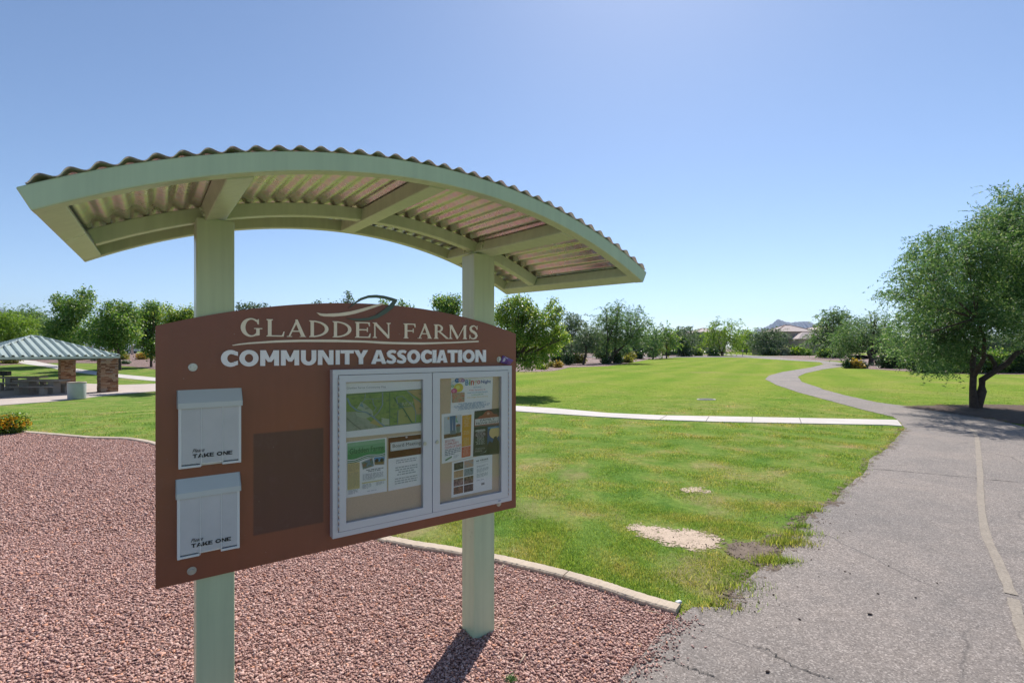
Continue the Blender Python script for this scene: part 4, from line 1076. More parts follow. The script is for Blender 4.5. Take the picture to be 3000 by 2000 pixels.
b = MB()
def kerb(pts, w, h, seglen, seed=1):
    """rounded concrete edging cast in lengths"""
    rr = random.Random(seed); acc = 0; cur = [pts[0]]; segs = []
    for a, c in zip(pts, pts[1:]):
        acc += math.hypot(c[0]-a[0], c[1]-a[1]); cur.append(c)
        if acc > seglen * rr.uniform(.8, 1.2): segs.append(cur); cur = [c]; acc = 0
    if len(cur) > 1: segs.append(cur)
    for sg in segs:
        rings = []; n = len(sg); hh = h + rr.uniform(-.004, .004)
        for i, p in enumerate(sg):
            a, c = sg[max(i-1, 0)], sg[min(i+1, n-1)]
            dx, dy = c[0]-a[0], c[1]-a[1]; l = math.hypot(dx, dy); t = (dx/l, dy/l)
            q = [p[0], p[1]]
            e = .004 if i == 0 else (-.004 if i == n-1 else 0); q[0] += t[0]*e; q[1] += t[1]*e
            for (o, z) in ((-.5, -.05), (-.5, hh*.72), (-.38, hh*.97), (.38, hh), (.5, hh*.75), (.5, -.05)):
                x, y = q[0] - t[1]*o*w + rr.gauss(0, .0012), q[1] + t[0]*o*w + rr.gauss(0, .0012)
                rings.append((x, y, ground(x, y) + z + rr.gauss(0, .001)))
        k = 6
        b.add(rings, [(i*k+j, i*k+(j+1) % k, (i+1)*k+(j+1) % k, (i+1)*k+j) for i in range(n-1) for j in range(k)] + [tuple(range(k)), tuple(range((n-1)*k, n*k))[::-1]])
kerb(smooth(KB, 24), .105, .034, .95)
tag(b.build('concrete_edging', M['kerb'], bevel=.004), kind='structure')

# concrete walks
W_T = g2(Z7S, [(2352, 172), (1500, 155), (950, 145), (600, 130), (270, 100), (25, 85)]); W_B = g2(Z7S, [(25, 118), (200, 130), (500, 150), (850, 170), (1300, 185), (2352, 205)]) + g2(ID, [(2643, 1249)])
W_T = g2(ID, [(2629, 1231.5)]) + W_T
SHX, SHY = -29.1, 30.6
ptl = g2(ID, [(454, 1123.6)])[0]; pbl = g2(ID, [(454, 1147)])[0]
WALK = W_T + [(-3.5, 18.2), (-9, 22.6), ((ptl[0] + 4.5), ptl[1] - .6), ptl, pbl, (pbl[0] + 3.2, pbl[1] - 1.2), (-8.5, 20.6), (-3.2, 16.7)] + W_B
sheet('sidewalk', WALK, .018, M['walk'], 1.0, .4, skirt=.05)
for p0, p1 in ((Z7S((970, 146)), Z7S((925, 173))), (Z7S((1235, 152)), Z7S((1215, 182))), (Z7S((1505, 156)), Z7S((1503, 188))), (Z7S((1800, 161)), Z7S((1812, 195)))):
    ribbon('walk_joint', [gp(*p0).xy.to_tuple(), gp(*p1).xy.to_tuple()], .012, .0215, M['crack'])
P2T = g2(Z1B, [(-300, 770), (60, 780), (150, 790), (330, 808), (540, 848), (700, 878), (930, 908), (1090, 928), (1425, 960)]); P2B = g2(Z1B, [(1425, 992), (1090, 960), (930, 940), (700, 912), (540, 887), (250, 838), (120, 812), (40, 800), (-300, 795)])
sheet('sidewalk', P2T + [(P2T[-1][0] + 9, P2T[-1][1] - 1.5), (P2B[0][0] + 9, P2B[0][1] - 1.5)] + P2B, .020, M['walk'], 1.0, .6, skirt=.05)
# far beds, street
bedL = g2(Z1B, [(-260, 850), (0, 850), (140, 838), (330, 832), (500, 826), (700, 826), (930, 829), (1150, 855), (1425, 885)])
BEDL = bedL + [(bedL[-1][0] + 10, bedL[-1][1] + 2), (-8, 60), (-8, 97), (-120, 84), (-120, 50)]
sheet('gravel_bed', BEDL, .016, M['far_gravel'], 1.0, .8)
ribbon('street', [(-150, 90), (-90, 96), (-40, 101), (20, 106), (60, 112)], 13, .03, M['street'])
ribbon('street_kerb', [(-150, 82.6), (-90, 88.8), (-40, 94), (20, 99), (60, 105)], .5, .12, M['walk'])
bedR = g2(ID, [(1400, 1091), (1513, 1089), (1578, 1089), (1625, 1086), (1645, 1082), (1668, 1076), (1720, 1074.5), (1783, 1072), (1839, 1064), (1897, 1053.5), (1950, 1049), (2000, 1046), (2056, 1044.8), (2120, 1045.8), (2189, 1048)])
BEDR = bedR + g2(ID, [(2150, 1043.5), (2100, 1040), (2040, 1036)]) + [(75, 240), (-8, 240), (-8, 40)]
sheet('gravel_bed', BEDR, .012, M['far_gravel'], 3.0, 1.5)
bedQ = g2(ID, [(2458, 1064), (2482, 1069), (2478, 1075), (2553, 1081.6), (2650, 1087), (2757, 1093), (2839, 1096), (3000, 1097), (3300, 1100)])
BEDQ = bedQ + [(70, 38), (100, 60), (100, 140), (60, 120), (45, 78)] + g2(ID, [(2490, 1058)])
sheet('gravel_bed', BEDQ, .012, M['far_gravel'], 3.0, 1.5)
farbed = g2(ID, [(2180, 1030.2), (2270, 1031), (2360, 1032), (2440, 1034), (2480, 1040), (2490, 1056)])
sheet('gravel_bed', farbed + [(70, 95), (110, 160), (130, 230), (100, 240)], .012, M['far_gravel'], 6.0, 3)
MUL = smooth(g2(ID, [(2640, 1192), (2700, 1187), (2780, 1186), (2900, 1184), (3050, 1190), (3250, 1215), (3250, 1275), (3000, 1247), (2860, 1224), (2740, 1206)]), 4, True)
sheet('mulch_patch', MUL, .014, M['mulch'], .15, .12, .04, seed=2, fade=.5)

# ------------------------------------------------------------------ loose gravel and grass
def ico():
    t = (1 + 5 ** .5) / 2
    V = np.array([(-1,t,0),(1,t,0),(-1,-t,0),(1,-t,0),(0,-1,t),(0,1,t),(0,-1,-t),(0,1,-t),(t,0,-1),(t,0,1),(-t,0,-1),(-t,0,1)], float); V /= np.linalg.norm(V[0])
    Fa = np.array([(0,11,5),(0,5,1),(0,1,7),(0,7,10),(0,10,11),(1,5,9),(5,11,4),(11,10,2),(10,7,6),(7,1,8),(3,9,4),(3,4,2),(3,2,6),(3,6,8),(3,8,9),(4,9,5),(2,4,11),(6,2,10),(8,6,7),(9,8,1)])
    return V, Fa
OCT = (np.array([(1,0,0),(-1,0,0),(0,1,0),(0,-1,0),(0,0,1),(0,0,-1)], float), np.array([(0,2,4),(2,1,4),(1,3,4),(3,0,4),(2,0,5),(1,2,5),(3,1,5),(0,3,5)]))
def rots(n, rng):
    q = rng.normal(size=(n, 4)); q /= np.linalg.norm(q, axis=1)[:, None]
    a, b_, c, d = q.T
    return np.stack([1-2*(c*c+d*d), 2*(b_*c-a*d), 2*(b_*d+a*c), 2*(b_*c+a*d), 1-2*(b_*b_+d*d), 2*(c*d-a*b_), 2*(b_*d-a*c), 2*(c*d+a*b_), 1-2*(b_*b_+c*c)], -1).reshape(n, 3, 3)
GL = np.vectorize(ground)
def stones(X, Y, rad, base, rng, off=.004):
    V0, F0 = base; n = len(X)
    V = V0[None] * rng.uniform(.5, 1.35, (n, len(V0), 1)) * rng.uniform((.8, .6, .42), (1.35, 1.0, .8), (n, 3))[:, None, :]
    V = np.einsum('nij,nvj->nvi', rots(n, rng), V) * rad[:, None, None]
    V[:, :, 2] *= .8
    V += np.stack([X, Y, GL(X, Y) + off + rad * rng.uniform(.05, .65, n)], -1)[:, None, :]
    return V.reshape(-1, 3), (F0[None] + (np.arange(n) * len(V0))[:, None, None]).reshape(-1, F0.shape[1])
rng = np.random.default_rng(7)
def scatter(n, x0, x1, y0, y1): return rng.uniform(x0, x1, n), rng.uniform(y0, y1, n)
VS, FS, off = [], [], 0
for (n, x0, x1, y0, y1, fr, r0, r1, base) in ((88000, -5.2, 1.3, 1.0, 4.6, (-1.12, .52), .0052, .0112, ico()), (80000, -11.5, 0.2, 4.6, 11.5, (-1.12, 0.1), .008, .016, OCT)):
    X, Y = scatter(n * 3, x0, x1, y0, y1)
    k = pip(X, Y, GRAV) & (X > fr[0] * Y - .4) & (X < fr[1] * Y + .5); X, Y = X[k][:n], Y[k][:n]
    keep = ~((np.abs(X * 0 + 1) < 0))
    rad = rng.uniform(r0, r1, len(X)) * np.where(rng.random(len(X)) < .06, 1.5, 1)
    v, f_ = stones(X, Y, rad, base, rng)
    VS.append(v); FS.append(f_ + off); off += len(v)
tag(link('gravel_stones', mesh_np('gravel_stones', np.concatenate(VS), np.concatenate(FS)), M['stone']), kind='stuff')
# stray chips on the crumbled edge, sand and the gravel's ragged border with the path
VS, FS, off = [], [], 0
for cx, cy, sd, n in [(gp(*Z7S(p)).x, gp(*Z7S(p)).y, s_, n_) for p, s_, n_ in (((1500, 960), .30, 420), ((1700, 880), .22, 320), ((1850, 790), .16, 220), ((1250, 960), .22, 160), ((1400, 1300), .12, 200), ((1480, 1180), .14, 200), ((1000, 900), .3, 70))]:
    X = rng.normal(cx, sd, n); Y = rng.normal(cy, sd * .8, n)
    v, f_ = stones(X, Y, rng.uniform(.004, .010, n), OCT, rng, .008); VS.append(v); FS.append(f_ + off); off += len(v)
tag(link('asphalt_chips', mesh_np('asphalt_chips', np.concatenate(VS), np.concatenate(FS)), M['crumble']), kind='stuff')
VS, FS, off = [], [], 0
E_ = np.array(smooth(GR_END + [(.3, 1.8)], 10)); 
i = rng.integers(0, len(E_), 700); X = E_[i, 0] + np.abs(rng.normal(0, .09, 700)) - .02; Y = E_[i, 1] + rng.normal(0, .06, 700)
v, f_ = stones(X, Y, rng.uniform(.005, .011, 700), OCT, rng, .011)
tag(link('stray_gravel', mesh_np('stray_gravel', v, f_), M['stone']), kind='stuff')

def grassmat():
    t = NT('grass_blades')
    r = t.n('NewGeometry').outputs['Random Per Island']; P = t.pos()
    n2 = t.noise(1.1, 5, 0.65, P, 0.5)
    c = t.ramp(n2, [(0.30, (0.100, 0.200, 0.044)), (0.46, (0.155, 0.245, 0.056)), (0.58, (0.220, 0.260, 0.078)), (0.70, (0.31, 0.27, 0.14))])
    c = t.mix(1.0, c, t.ramp(r, [(0, (0.38, 0.45, 0.38)), (.5, (0.95, 0.98, 0.95)), (.82, (1.5, 1.42, 1.3)), (.92, (2.1, 1.6, 2.2)), (1, (2.6, 1.8, 2.8))]), 'MULTIPLY')
    p = t.bsdf(c, .6, 0, .3); tr = t.n('BsdfTranslucent'); t.set(tr.inputs[0], t.mix(1.0, c, (1.55, 1.4, .7), 'MULTIPLY'))
    mx = t.n('MixShader'); mx.inputs[0].default_value = .6; t.t.links.new(p, mx.inputs[1]); t.t.links.new(tr.outputs[0], mx.inputs[2])
    return t.done(mx.outputs[0])
M['grass'] = grassmat()
def blades(X, Y, h, w):
    n = len(X); a = rng.uniform(0, 2*np.pi, n); ln = rng.uniform(.1, .9, n) * h; b_ = rng.uniform(0, 2*np.pi, n)
    Zg = GL(X, Y)
    p0 = np.stack([X + np.cos(a)*w, Y + np.sin(a)*w, Zg - .003], -1); p1 = np.stack([X - np.cos(a)*w, Y - np.sin(a)*w, Zg - .003], -1)
    p2 = np.stack([X + np.cos(b_)*ln, Y + np.sin(b_)*ln, Zg + h * np.sqrt(np.clip(1 - (ln/h)**2, .1, 1))], -1)
    return np.stack([p0, p1, p2], 1).reshape(-1, 3), np.arange(3*n).reshape(-1, 3)
sandP = [s_ for s_ in (g2(Z7S, [(715, 850), (830, 820), (1000, 850), (1190, 868), (1340, 935), (1290, 985), (1060, 970), (900, 930)]),)]
crumP = g2(Z7S, [(1300, 930), (1540, 915), (1730, 810), (1900, 740), (1900, 850), (1720, 1010), (1440, 1055)])
from mathutils import noise as mnoise
VS, FS, off = [], [], 0
for (n, y0, y1, h0, h1, w) in ((150000, 2.9, 5.6, .010, .026, .0024), (130000, 5.6, 9.5, .011, .026, .0042), (60000, 9.5, 14, .016, .034, .007), (40000, 14, 24, .014, .028, .010)):
    Y = y0 + (y1 - y0) * rng.random(n * 2) ** (1.0 if y0 < 9 else 1.5); X = rng.uniform(-.32, 1.06, n * 2) * Y
    if y0 > 5: X = np.where(rng.random(n * 2) < .25, rng.uniform(-1.05, -.3, n * 2) * Y, X)
    k = ~pip(X, Y, GRAV) & ~pip(X, Y, PATH) & ~pip(X, Y, WALK) & ~pip(X, Y, MUL)
    for q in sandP: k &= ~(pip(X, Y, q) & (rng.random(len(X)) < .72))
    k &= ~(pip(X, Y, crumP) & (rng.random(len(X)) < .93))
    X, Y = X[k][:n], Y[k][:n]
    cl = np.array([mnoise.noise((x * 1.7, y * 1.7, 3.1)) for x, y in zip(X, Y)])
    kk = rng.random(len(X)) < np.clip(.62 + cl * 1.3, .08, 1); X, Y, cl = X[kk], Y[kk], cl[kk]
    h = rng.uniform(h0, h1, len(X)) * np.clip(.9 + cl * .9, .5, 1.6)
    v, f_ = blades(X, Y, h, np.full(len(X), w)); VS.append(v); FS.append(f_ + off); off += len(v)
# ragged edge: runners and tufts along the path and the edging
EL = fringe
for (x, y) in EL:
    n = 26; X = x + rng.normal(-.02, .045, n); Y = y + rng.normal(.02, .045, n)
    if y < 3.6 or rng.random() < .35: continue
    v, f_ = blades(X, Y, rng.uniform(.02, .05, n), np.full(n, .003)); VS.append(v); FS.append(f_ + off); off += len(v)
for p, s_, n in (((1720, 945), .11, 900), ((1640, 1062), .09, 700), ((1790, 890), .10, 420), ((1390, 1230), .12, 300), ((1300, 1340), .10, 220), ((1820, 845), .05, 200), ((1880, 745), .07, 260)):
    q = gp(*Z7S(p)); X = rng.normal(q.x, s_, n); Y = rng.normal(q.y, s_ * .5, n)
    v, f_ = blades(X, Y, rng.uniform(.03, .065, n), np.full(n, .003)); v[:, 2] += .008; VS.append(v); FS.append(f_ + off); off += len(v)
for a, c in zip(KBs, KBs[1:]):
    if c[1] > 9.6: continue
    L_ = math.hypot(c[0]-a[0], c[1]-a[1]); n = int(L_ * 300); t_ = rng.random(n)
    nx, ny = (a[1]-c[1]) / L_, (c[0]-a[0]) / L_
    o_ = .06 + np.abs(rng.normal(0, .03, n)); X = a[0] + (c[0]-a[0])*t_ + nx * o_; Y = a[1] + (c[1]-a[1])*t_ + ny * o_
    v, f_ = blades(X, Y, rng.uniform(.025, .06, n), np.full(n, .0028)); VS.append(v); FS.append(f_ + off); off += len(v)
tag(link('grass', mesh_np('grass', np.concatenate(VS), np.concatenate(FS)), M['grass']), kind='stuff')
# little weed by the gravel
# ------------------------------------------------------------------ plants
M['L_broad'] = leafmat('broad_leaves', [(0, (.055, .150, .030)), (.4, (.110, .230, .042)), (.75, (.21, .33, .075)), (1, (.42, .48, .20))], .52, .4, spec=.45)  # palest tones put the glints and highlights of glossy leaves into the colour
M['L_broad2'] = leafmat('yellow_green_leaves', [(0, (.075, .175, .030)), (.4, (.16, .285, .045)), (.75, (.32, .41, .085)), (1, (.52, .54, .22))], .52, .4, spec=.45)
M['L_mesq'] = leafmat('mesquite_leaves', [(0, (.045, .120, .045)), (.5, (.120, .225, .082)), (.85, (.23, .34, .135)), (1, (.46, .50, .32))], .48, .5, (1.2, 1.2, .7), spec=.3)
M['L_grey'] = leafmat('grey_green_leaves', [(0, (0.062, 0.116, 0.056)), (.5, (0.116, 0.183, 0.087)), (1, (0.209, 0.279, 0.147))], .38, .5, (1.15, 1.1, .8))
M['L_verde'] = leafmat('palo_verde_leaves', [(0, (0.116, 0.232, 0.034)), (.5, (0.194, 0.326, 0.046)), (1, (0.310, 0.419, 0.085))], .5, .5, (1.25, 1.2, .5))
M['L_dark'] = leafmat('dark_leaves', [(0, (0.028, 0.065, 0.025)), (.5, (0.054, 0.109, 0.037)), (1, (0.116, 0.178, 0.062))], .3, .45)
M['L_lime'] = leafmat('lime_leaves', [(0, (0.124, 0.248, 0.028)), (.5, (0.232, 0.372, 0.043)), (1, (0.357, 0.480, 0.078))], .5, .45)
M['L_olive'] = leafmat('olive_leaves', [(0, (0.139, 0.163, 0.034)), (.5, (0.256, 0.256, 0.059)), (1, (0.403, 0.364, 0.116))], .42, .5)
M['L_rust'] = leafmat('rusty_flowers', [(0, (0.248, 0.202, 0.046)), (.5, (0.512, 0.326, 0.062)), (1, (0.600, 0.434, 0.093))], .35, .5)
M['L_pale'] = leafmat('silver_leaves', [(0, (0.186, 0.217, 0.171)), (.5, (0.295, 0.326, 0.248)), (1, (0.449, 0.465, 0.357))], .35, .5)
M['bloom'] = leafmat('orange_blooms', [(0, (.66, .32, .02)), (.5, (.78, .46, .03)), (1, (.85, .58, .05))], .35, .5, (1.1, .9, .4))
M['bark'] = simple('dark_bark', (.062, .042, .033), .9, var=.4, nscale=14, bump=.6, bscale=30)
M['bark2'] = simple('grey_bark', (.15, .115, .09), .9, var=.3, nscale=14, bump=.5, bscale=30)

def leaf_arrays(lobes, per_m2, L, W, rng, spread=.16, droop=.35, out=.5, shell=.5, flat=1.0, spray=0.0):
    """lobes: (centre, radius). Leaves hang in clusters spread through each lobe."""
    C_, N_ = [], []
    for c, r in lobes:
        r3 = np.array(r if hasattr(r, '__len__') else (r, r, r * .85))
        m = max(5, int(per_m2 * (4 * np.pi * (r3.mean() ** 2)) / 9))
        d = rng.normal(size=(m, 3)); d /= np.linalg.norm(d, axis=1)[:, None]
        rr = (shell + (1.04 - shell) * rng.random((m, 1)) ** .6)
        rr *= 1 + .16 * np.sin(d[:, :1] * 5 + c[0]) * np.cos(d[:, 1:2] * 4 + c[1])
        pc = np.array(c) + d * r3 * rr
        sp = spread * r3.mean() + L * .6
        k = 9
        pos = np.repeat(pc, k, 0) + rng.normal(size=(m * k, 3)) * sp * (1, 1, flat)
        C_.append(pos); N_.append(np.repeat(d, k, 0))
    P = np.concatenate(C_); D = np.concatenate(N_); n = len(P)
    if spray:                                     # leaflets strung along sweeping twigs
        k = 9; q = n // k
        P = P.reshape(q, k, 3)[:, :1] + rng.normal(size=(q, 1, 3)) * L * .6
        a = D.reshape(q, k, 3)[:, :1] * (.9, .9, .35) + rng.normal(size=(q, 1, 3)) * (.45, .45, .22); a /= np.linalg.norm(a, axis=2, keepdims=True)
        t_ = np.linspace(0, 1, k)[None, :, None]; sl = spray * rng.uniform(.6, 1.4, (q, 1, 1))
        P = (P + a * t_ * sl + np.array((0, 0, -1)) * (t_ ** 2) * sl * rng.uniform(.1, .75, (q, 1, 1)) + rng.normal(size=(q, k, 3)) * L * .12).reshape(-1, 3)
        D = np.repeat(a, k, 1).reshape(-1, 3)
    dr = D * out + rng.normal(size=(n, 3)) * .6 + np.array((0, 0, -droop)); dr /= np.linalg.norm(dr, axis=1)[:, None]
    nm = rng.normal(size=(n, 3)) * .7 + D * .35 + np.array((0, 0, .55)); sd = np.cross(dr, nm); sd /= np.maximum(np.linalg.norm(sd, axis=1), 1e-6)[:, None]
    s = rng.uniform(.65, 1.3, n)[:, None]
    a = P - dr * L * s / 2; b_ = P + sd * W * s / 2; c = P + dr * L * s / 2; e = P - sd * W * s / 2
    return np.stack([a, b_, c, e], 1).reshape(-1, 3), np.arange(4 * n).reshape(-1, 4)

def bez(a, m, c, n=7): return [((1-t)**2)*a + 2*t*(1-t)*m + t*t*c for t in [i / n for i in range(n + 1)]]
def plant(name, label, cat, base, lobes, lm, trunks=None, tr=.12, L=.1, W=.05, per=60, seed=1, group=None, bark='bark', forks=True, droop=.35, spread=.16, shell=.5, flat=1.0, out=.5, nbr=None, spray=0.0):
    """tree thing: trunk with limbs + crown; lobes in world metres"""
    rng = np.random.default_rng(seed); rr = random.Random(seed); base = Vector(base)
    root = empty(name, base); tag(root, label, cat, group)
    b = MB(); cs = [Vector(c) - base for c, r in lobes]; rs = [r if not hasattr(r, '__len__') else sum(r) / 3 for c, r in lobes]
    cen = sum(cs, Vector()) / len(cs)
    if trunks is None:
        h = max(.35, min(c.z - r * .4 for c, r in zip(cs, rs)) + .1 * cen.z); h = min(h, cen.z * .7)
        top = Vector((cen.x * .35 + rr.uniform(-.15, .15), cen.y * .35, h))
        trunks = [([Vector((0, 0, -.15)), Vector((0, 0, 0.02)), top * .5 + Vector((rr.uniform(-.1, .1), rr.uniform(-.1, .1), 0)), top], [tr * 1.3, tr * 1.12, tr * .95, tr * .8])]
    tips = []
    for pts, rad in trunks:
        b.tube(pts, rad, 8); tips.append((Vector(pts[-1]), rad[-1]))
    idx = list(range(len(cs))); rr.shuffle(idx)
    for i in idx[:nbr or 14]:
        tp, r0 = min(tips, key=lambda q: (q[0] - cs[i]).length)
        mid = tp.lerp(cs[i], .5) + Vector((rr.uniform(-.2, .2), rr.uniform(-.2, .2), rr.uniform(0, .25))) * rs[i]
        q = bez(tp, mid, cs[i]); b.tube(q, [r0 * (.75 - .6 * k / 7) for k in range(8)], 6)
        if forks:
            for _ in range(4):
                d = Vector((rr.gauss(0, 1), rr.gauss(0, 1), rr.gauss(.3, .8))).normalized() * rs[i] * .95
                b.tube(bez(q[4], q[4].lerp(cs[i] + d, .5) + Vector((0, 0, .1 * rs[i])), cs[i] + d, 4), [r0 * v for v in (.28, .22, .16, .10, .04)], 5)
    b.build('trunk', M[bark], root, flip=False)
    V, Fa = leaf_arrays([(c, r[1]) for c, r in zip(cs, lobes)], per, L, W, rng, spread, droop, out, shell, flat, spray)
    link('crown', mesh_np('crown', V, Fa), M[lm], root)
    return root
def lob(Z, sc, items, D, seed=0, depth=.8, ext=None):
    """crown lobes measured in a crop: (x, y, r) -> world"""
    rr = random.Random(seed); out = []
    span = (max(i[0] for i in items) - min(i[0] for i in items)) / sc / F * D * .5
    for it in items:
        px, py = Z((it[0], it[1])); d = D + (it[3] if len(it) > 3 else rr.uniform(-depth, depth) * max(span, .4))
        out.append((((px - CX) / F * d, d, EYE + (YH - py) / F * d), it[2] / sc / F * d))
    return out
def auto(D, k=.0046, asp=.5, cov=1.5, lo=.045):
    L = max(lo, k * D); W = L * asp
    return dict(L=L, W=W, per=cov * 2 / (L * W))
def crop_tree(name, label, Z, sc, items, D, lm, base=None, seed=1, group=None, k=.0046, asp=.5, cov=1.5, tr=.12, depth=.8, **kw):
    L = lob(Z, sc, [(i[0], i[1], i[2] * .88) for i in items], D, seed, depth)
    kw.setdefault('shell', .3)
    bx = base if base is not None else sum(c[0] for c, r in L) / len(L) / D * F + CX
    return plant(name, label, 'tree', at(bx, D), L, lm, seed=seed, group=group, tr=tr, **(dict(spray=max(.3, k * D * 2.6)) if asp < .35 else {}), **auto(D, k, asp, cov), **kw)

GL_ = 'leafy trees behind the picnic shelter'
crop_tree('palo_verde_tree', 'light green feathery palo verde at the far left edge behind the shelter roof', Z1B, 3.137, [(60,500,130),(170,470,110),(-90,470,160),(240,560,80),(90,590,110),(-40,600,120),(10,400,60)], 62, 'L_verde', seed=11, asp=.22, k=.006, droop=.2, flat=.6)
crop_tree('palo_verde_tree', 'rounded mid green palo verde left of the tallest leafy tree', Z1B, 3.137, [(230,400,90),(330,410,85),(150,410,70),(400,480,70),(300,500,110),(380,570,70)], 78, 'L_mesq', seed=12, asp=.25, k=.005, flat=.7)
crop_tree('broadleaf_tree', 'tallest leafy tree behind the shelter, its upper crown standing clear like a ball', Z1B, 3.137, [(690,290,95),(780,205,75),(600,330,95),(550,260,70),(720,370,95),(640,400,85),(820,300,60),(500,560,110),(600,560,120),(700,590,110),(480,480,70),(560,480,90),(660,490,100)], 54, 'L_broad', seed=13, group=GL_, cov=1.4)
crop_tree('broadleaf_tree', 'wide leafy tree over the right end of the shelter roof', Z1B, 3.137, [(990,380,80),(1090,330,80),(1190,350,85),(900,470,100),(1000,500,120),(1120,470,120),(1220,440,85),(830,570,110),(950,620,110),(1070,610,120),(1180,580,100),(1110,680,70),(1225,540,60),(1000,300,45)], 48, 'L_broad', base=352, seed=14, group=GL_, cov=1.5)
crop_tree('broadleaf_tree', 'slim leafy tree on the gravel just left of the sign panel', Z1B, 3.137, [(1360,310,55),(1420,320,60),(1460,390,60),(1310,390,65),(1390,400,90),(1300,480,60),(1400,490,100),(1340,580,90),(1440,590,90),(1290,640,60),(1400,670,85),(1390,740,55),(1450,680,70)], 52, 'L_broad', base=443, seed=15, group=GL_, cov=1.6)
crop_tree('broadleaf_tree', 'yellowish leafy tree seen between the sign panel and the left post', Z1B, 3.137, [(1560,410,80),(1640,400,70),(1720,380,75),(1790,380,70),(1600,480,90),(1700,470,100),(1800,460,90),(1540,330,45),(1860,420,70),(1650,560,100),(1780,560,100)], 31, 'L_broad2', seed=16, group=GL_, cov=1.5)
Z3B = z3((400, 840), 3.92)
GB = 'tree tops peeping over the sign panel'
crop_tree('distant_tree', 'thin flat topped tree crown peeping over the panel right of the left post', Z3B, 3.92, [(1200,235,50),(1290,225,60),(1380,235,45),(1470,220,35),(1240,300,90),(1360,310,90),(1250,410,110),(1350,430,110),(1300,540,120),(1200,520,90),(1400,540,90)], 70, 'L_grey', seed=17, group=GB, cov=.9)
crop_tree('distant_tree', 'wispy tree top left of the leaf emblem over the panel', Z4A, 3.564, [(440,110,32),(410,140,35),(465,150,35),(435,70,16),(430,200,60),(110,165,25),(250,260,110),(120,230,50),(430,300,100),(440,430,120),(240,390,120),(350,520,110)], 66, 'L_grey', seed=18, group=GB, cov=.8)
crop_tree('distant_tree', 'small tree top right of the leaf emblem over the panel', Z4A, 3.564, [(985,165,30),(1000,190,30),(820,155,30),(770,160,25),(940,240,80),(1040,250,70),(830,220,70),(900,340,100),(1000,350,100),(930,460,120),(1020,480,100)], 68, 'L_broad', seed=19, group=GB, cov=1)
crop_tree('broadleaf_tree', 'dark leafy tree crown left of the right post above the panel', Z4A, 3.564, [(1390,150,70),(1470,140,65),(1540,180,70),(1350,180,45),(1430,210,90),(1530,260,90),(1580,120,35),(1400,320,100),(1490,360,110),(1430,460,120),(1540,470,100),(1360,430,80)], 46, 'L_broad', seed=20, cov=1.6)
# large bright tree right of the kiosk
crop_tree('broadleaf_tree', 'big bright leafy tree right of the sign panel with foliage down to the ground', Z2B, 3.92, [(460,310,75),(380,350,85),(560,350,80),(290,420,100),(470,440,120),(620,440,90),(230,540,110),(380,560,140),(550,560,120),(690,500,80),(720,600,100),(850,590,75),(930,660,80),(990,745,75),(880,740,110),(740,740,130),(580,720,140),(420,720,150),(860,860,95),(720,880,120),(560,890,130),(420,900,120),(640,1000,90),(520,1020,90),(760,980,70),(870,330,45),(830,400,55),(920,430,60),(880,500,75),(800,480,60),(600,1070,45),(700,1050,50)], 18.5, 'L_broad2', base=1490, seed=21, cov=1.5, depth=.55, k=.0046, tr=.09, nbr=18)
GM = 'desert trees along the far edge of the lawn'
crop_tree('acacia_tree', 'blue green feathery tree between the big bright tree and the spreading mesquite', Z2B, 3.92, [(1050,530,75),(1120,560,80),(1010,620,80),(1180,610,70),(1080,690,90),(1000,720,60)], 62, 'L_grey', seed=22, group=GM, asp=.22, k=.006, cov=1.5, flat=.7, droop=-.2)
crop_tree('acacia_tree', 'low soft green tree on a dark stem in front of the gravel mound', Z2B, 3.92, [(1250,680,75),(1310,740,80),(1200,760,80),(1350,690,45),(1270,830,60),(1160,830,55),(1330,820,50)], 55, 'L_grey', base=1709, seed=23, group=GM, asp=.22, k=.0055, cov=1.5, flat=.7)
D_ = 59
q0 = at(1783, D_); U = D_ / F / 3.92
def tl(x, y, dy=0): return Vector(((x - 1500) * U, dy, (1000 - y) * U))
crop_tree('mesquite_tree', 'wide spreading mesquite with a leaning dark trunk at the edge of the lawn', Z2B, 3.92, [(1590,410,50),(1530,450,60),(1640,380,40),(1620,340,25),(1470,400,35),(1500,540,90),(1600,510,90),(1690,520,75),(1760,470,45),(1830,450,50),(1870,430,30),(1430,600,90),(1550,630,120),(1680,620,110),(1790,580,90),(1890,570,65),(1960,600,45),(1420,720,90),(1530,740,100),(1660,720,100),(1780,680,95),(1880,670,75),(1850,760,80),(1740,790,80),(1400,820,70),(1480,850,70),(1900,790,50)], D_, 'L_mesq', base=1783, seed=24, group=GM, asp=.25, cov=1.05, spread=.24, depth=.7, nbr=20,
          trunks=[([tl(1500,1020), tl(1510,960), tl(1560,890), tl(1610,850), tl(1680,800,.4), tl(1760,750,.6)], [.30,.25,.20,.16,.12,.07]), ([tl(1500,1020), tl(1490,930,-.3), tl(1470,850,-.4), tl(1480,760,-.5)], [.28,.2,.15,.1]), ([tl(1510,990), tl(1580,880,.6), tl(1600,760,.8)], [.22,.16,.1])])
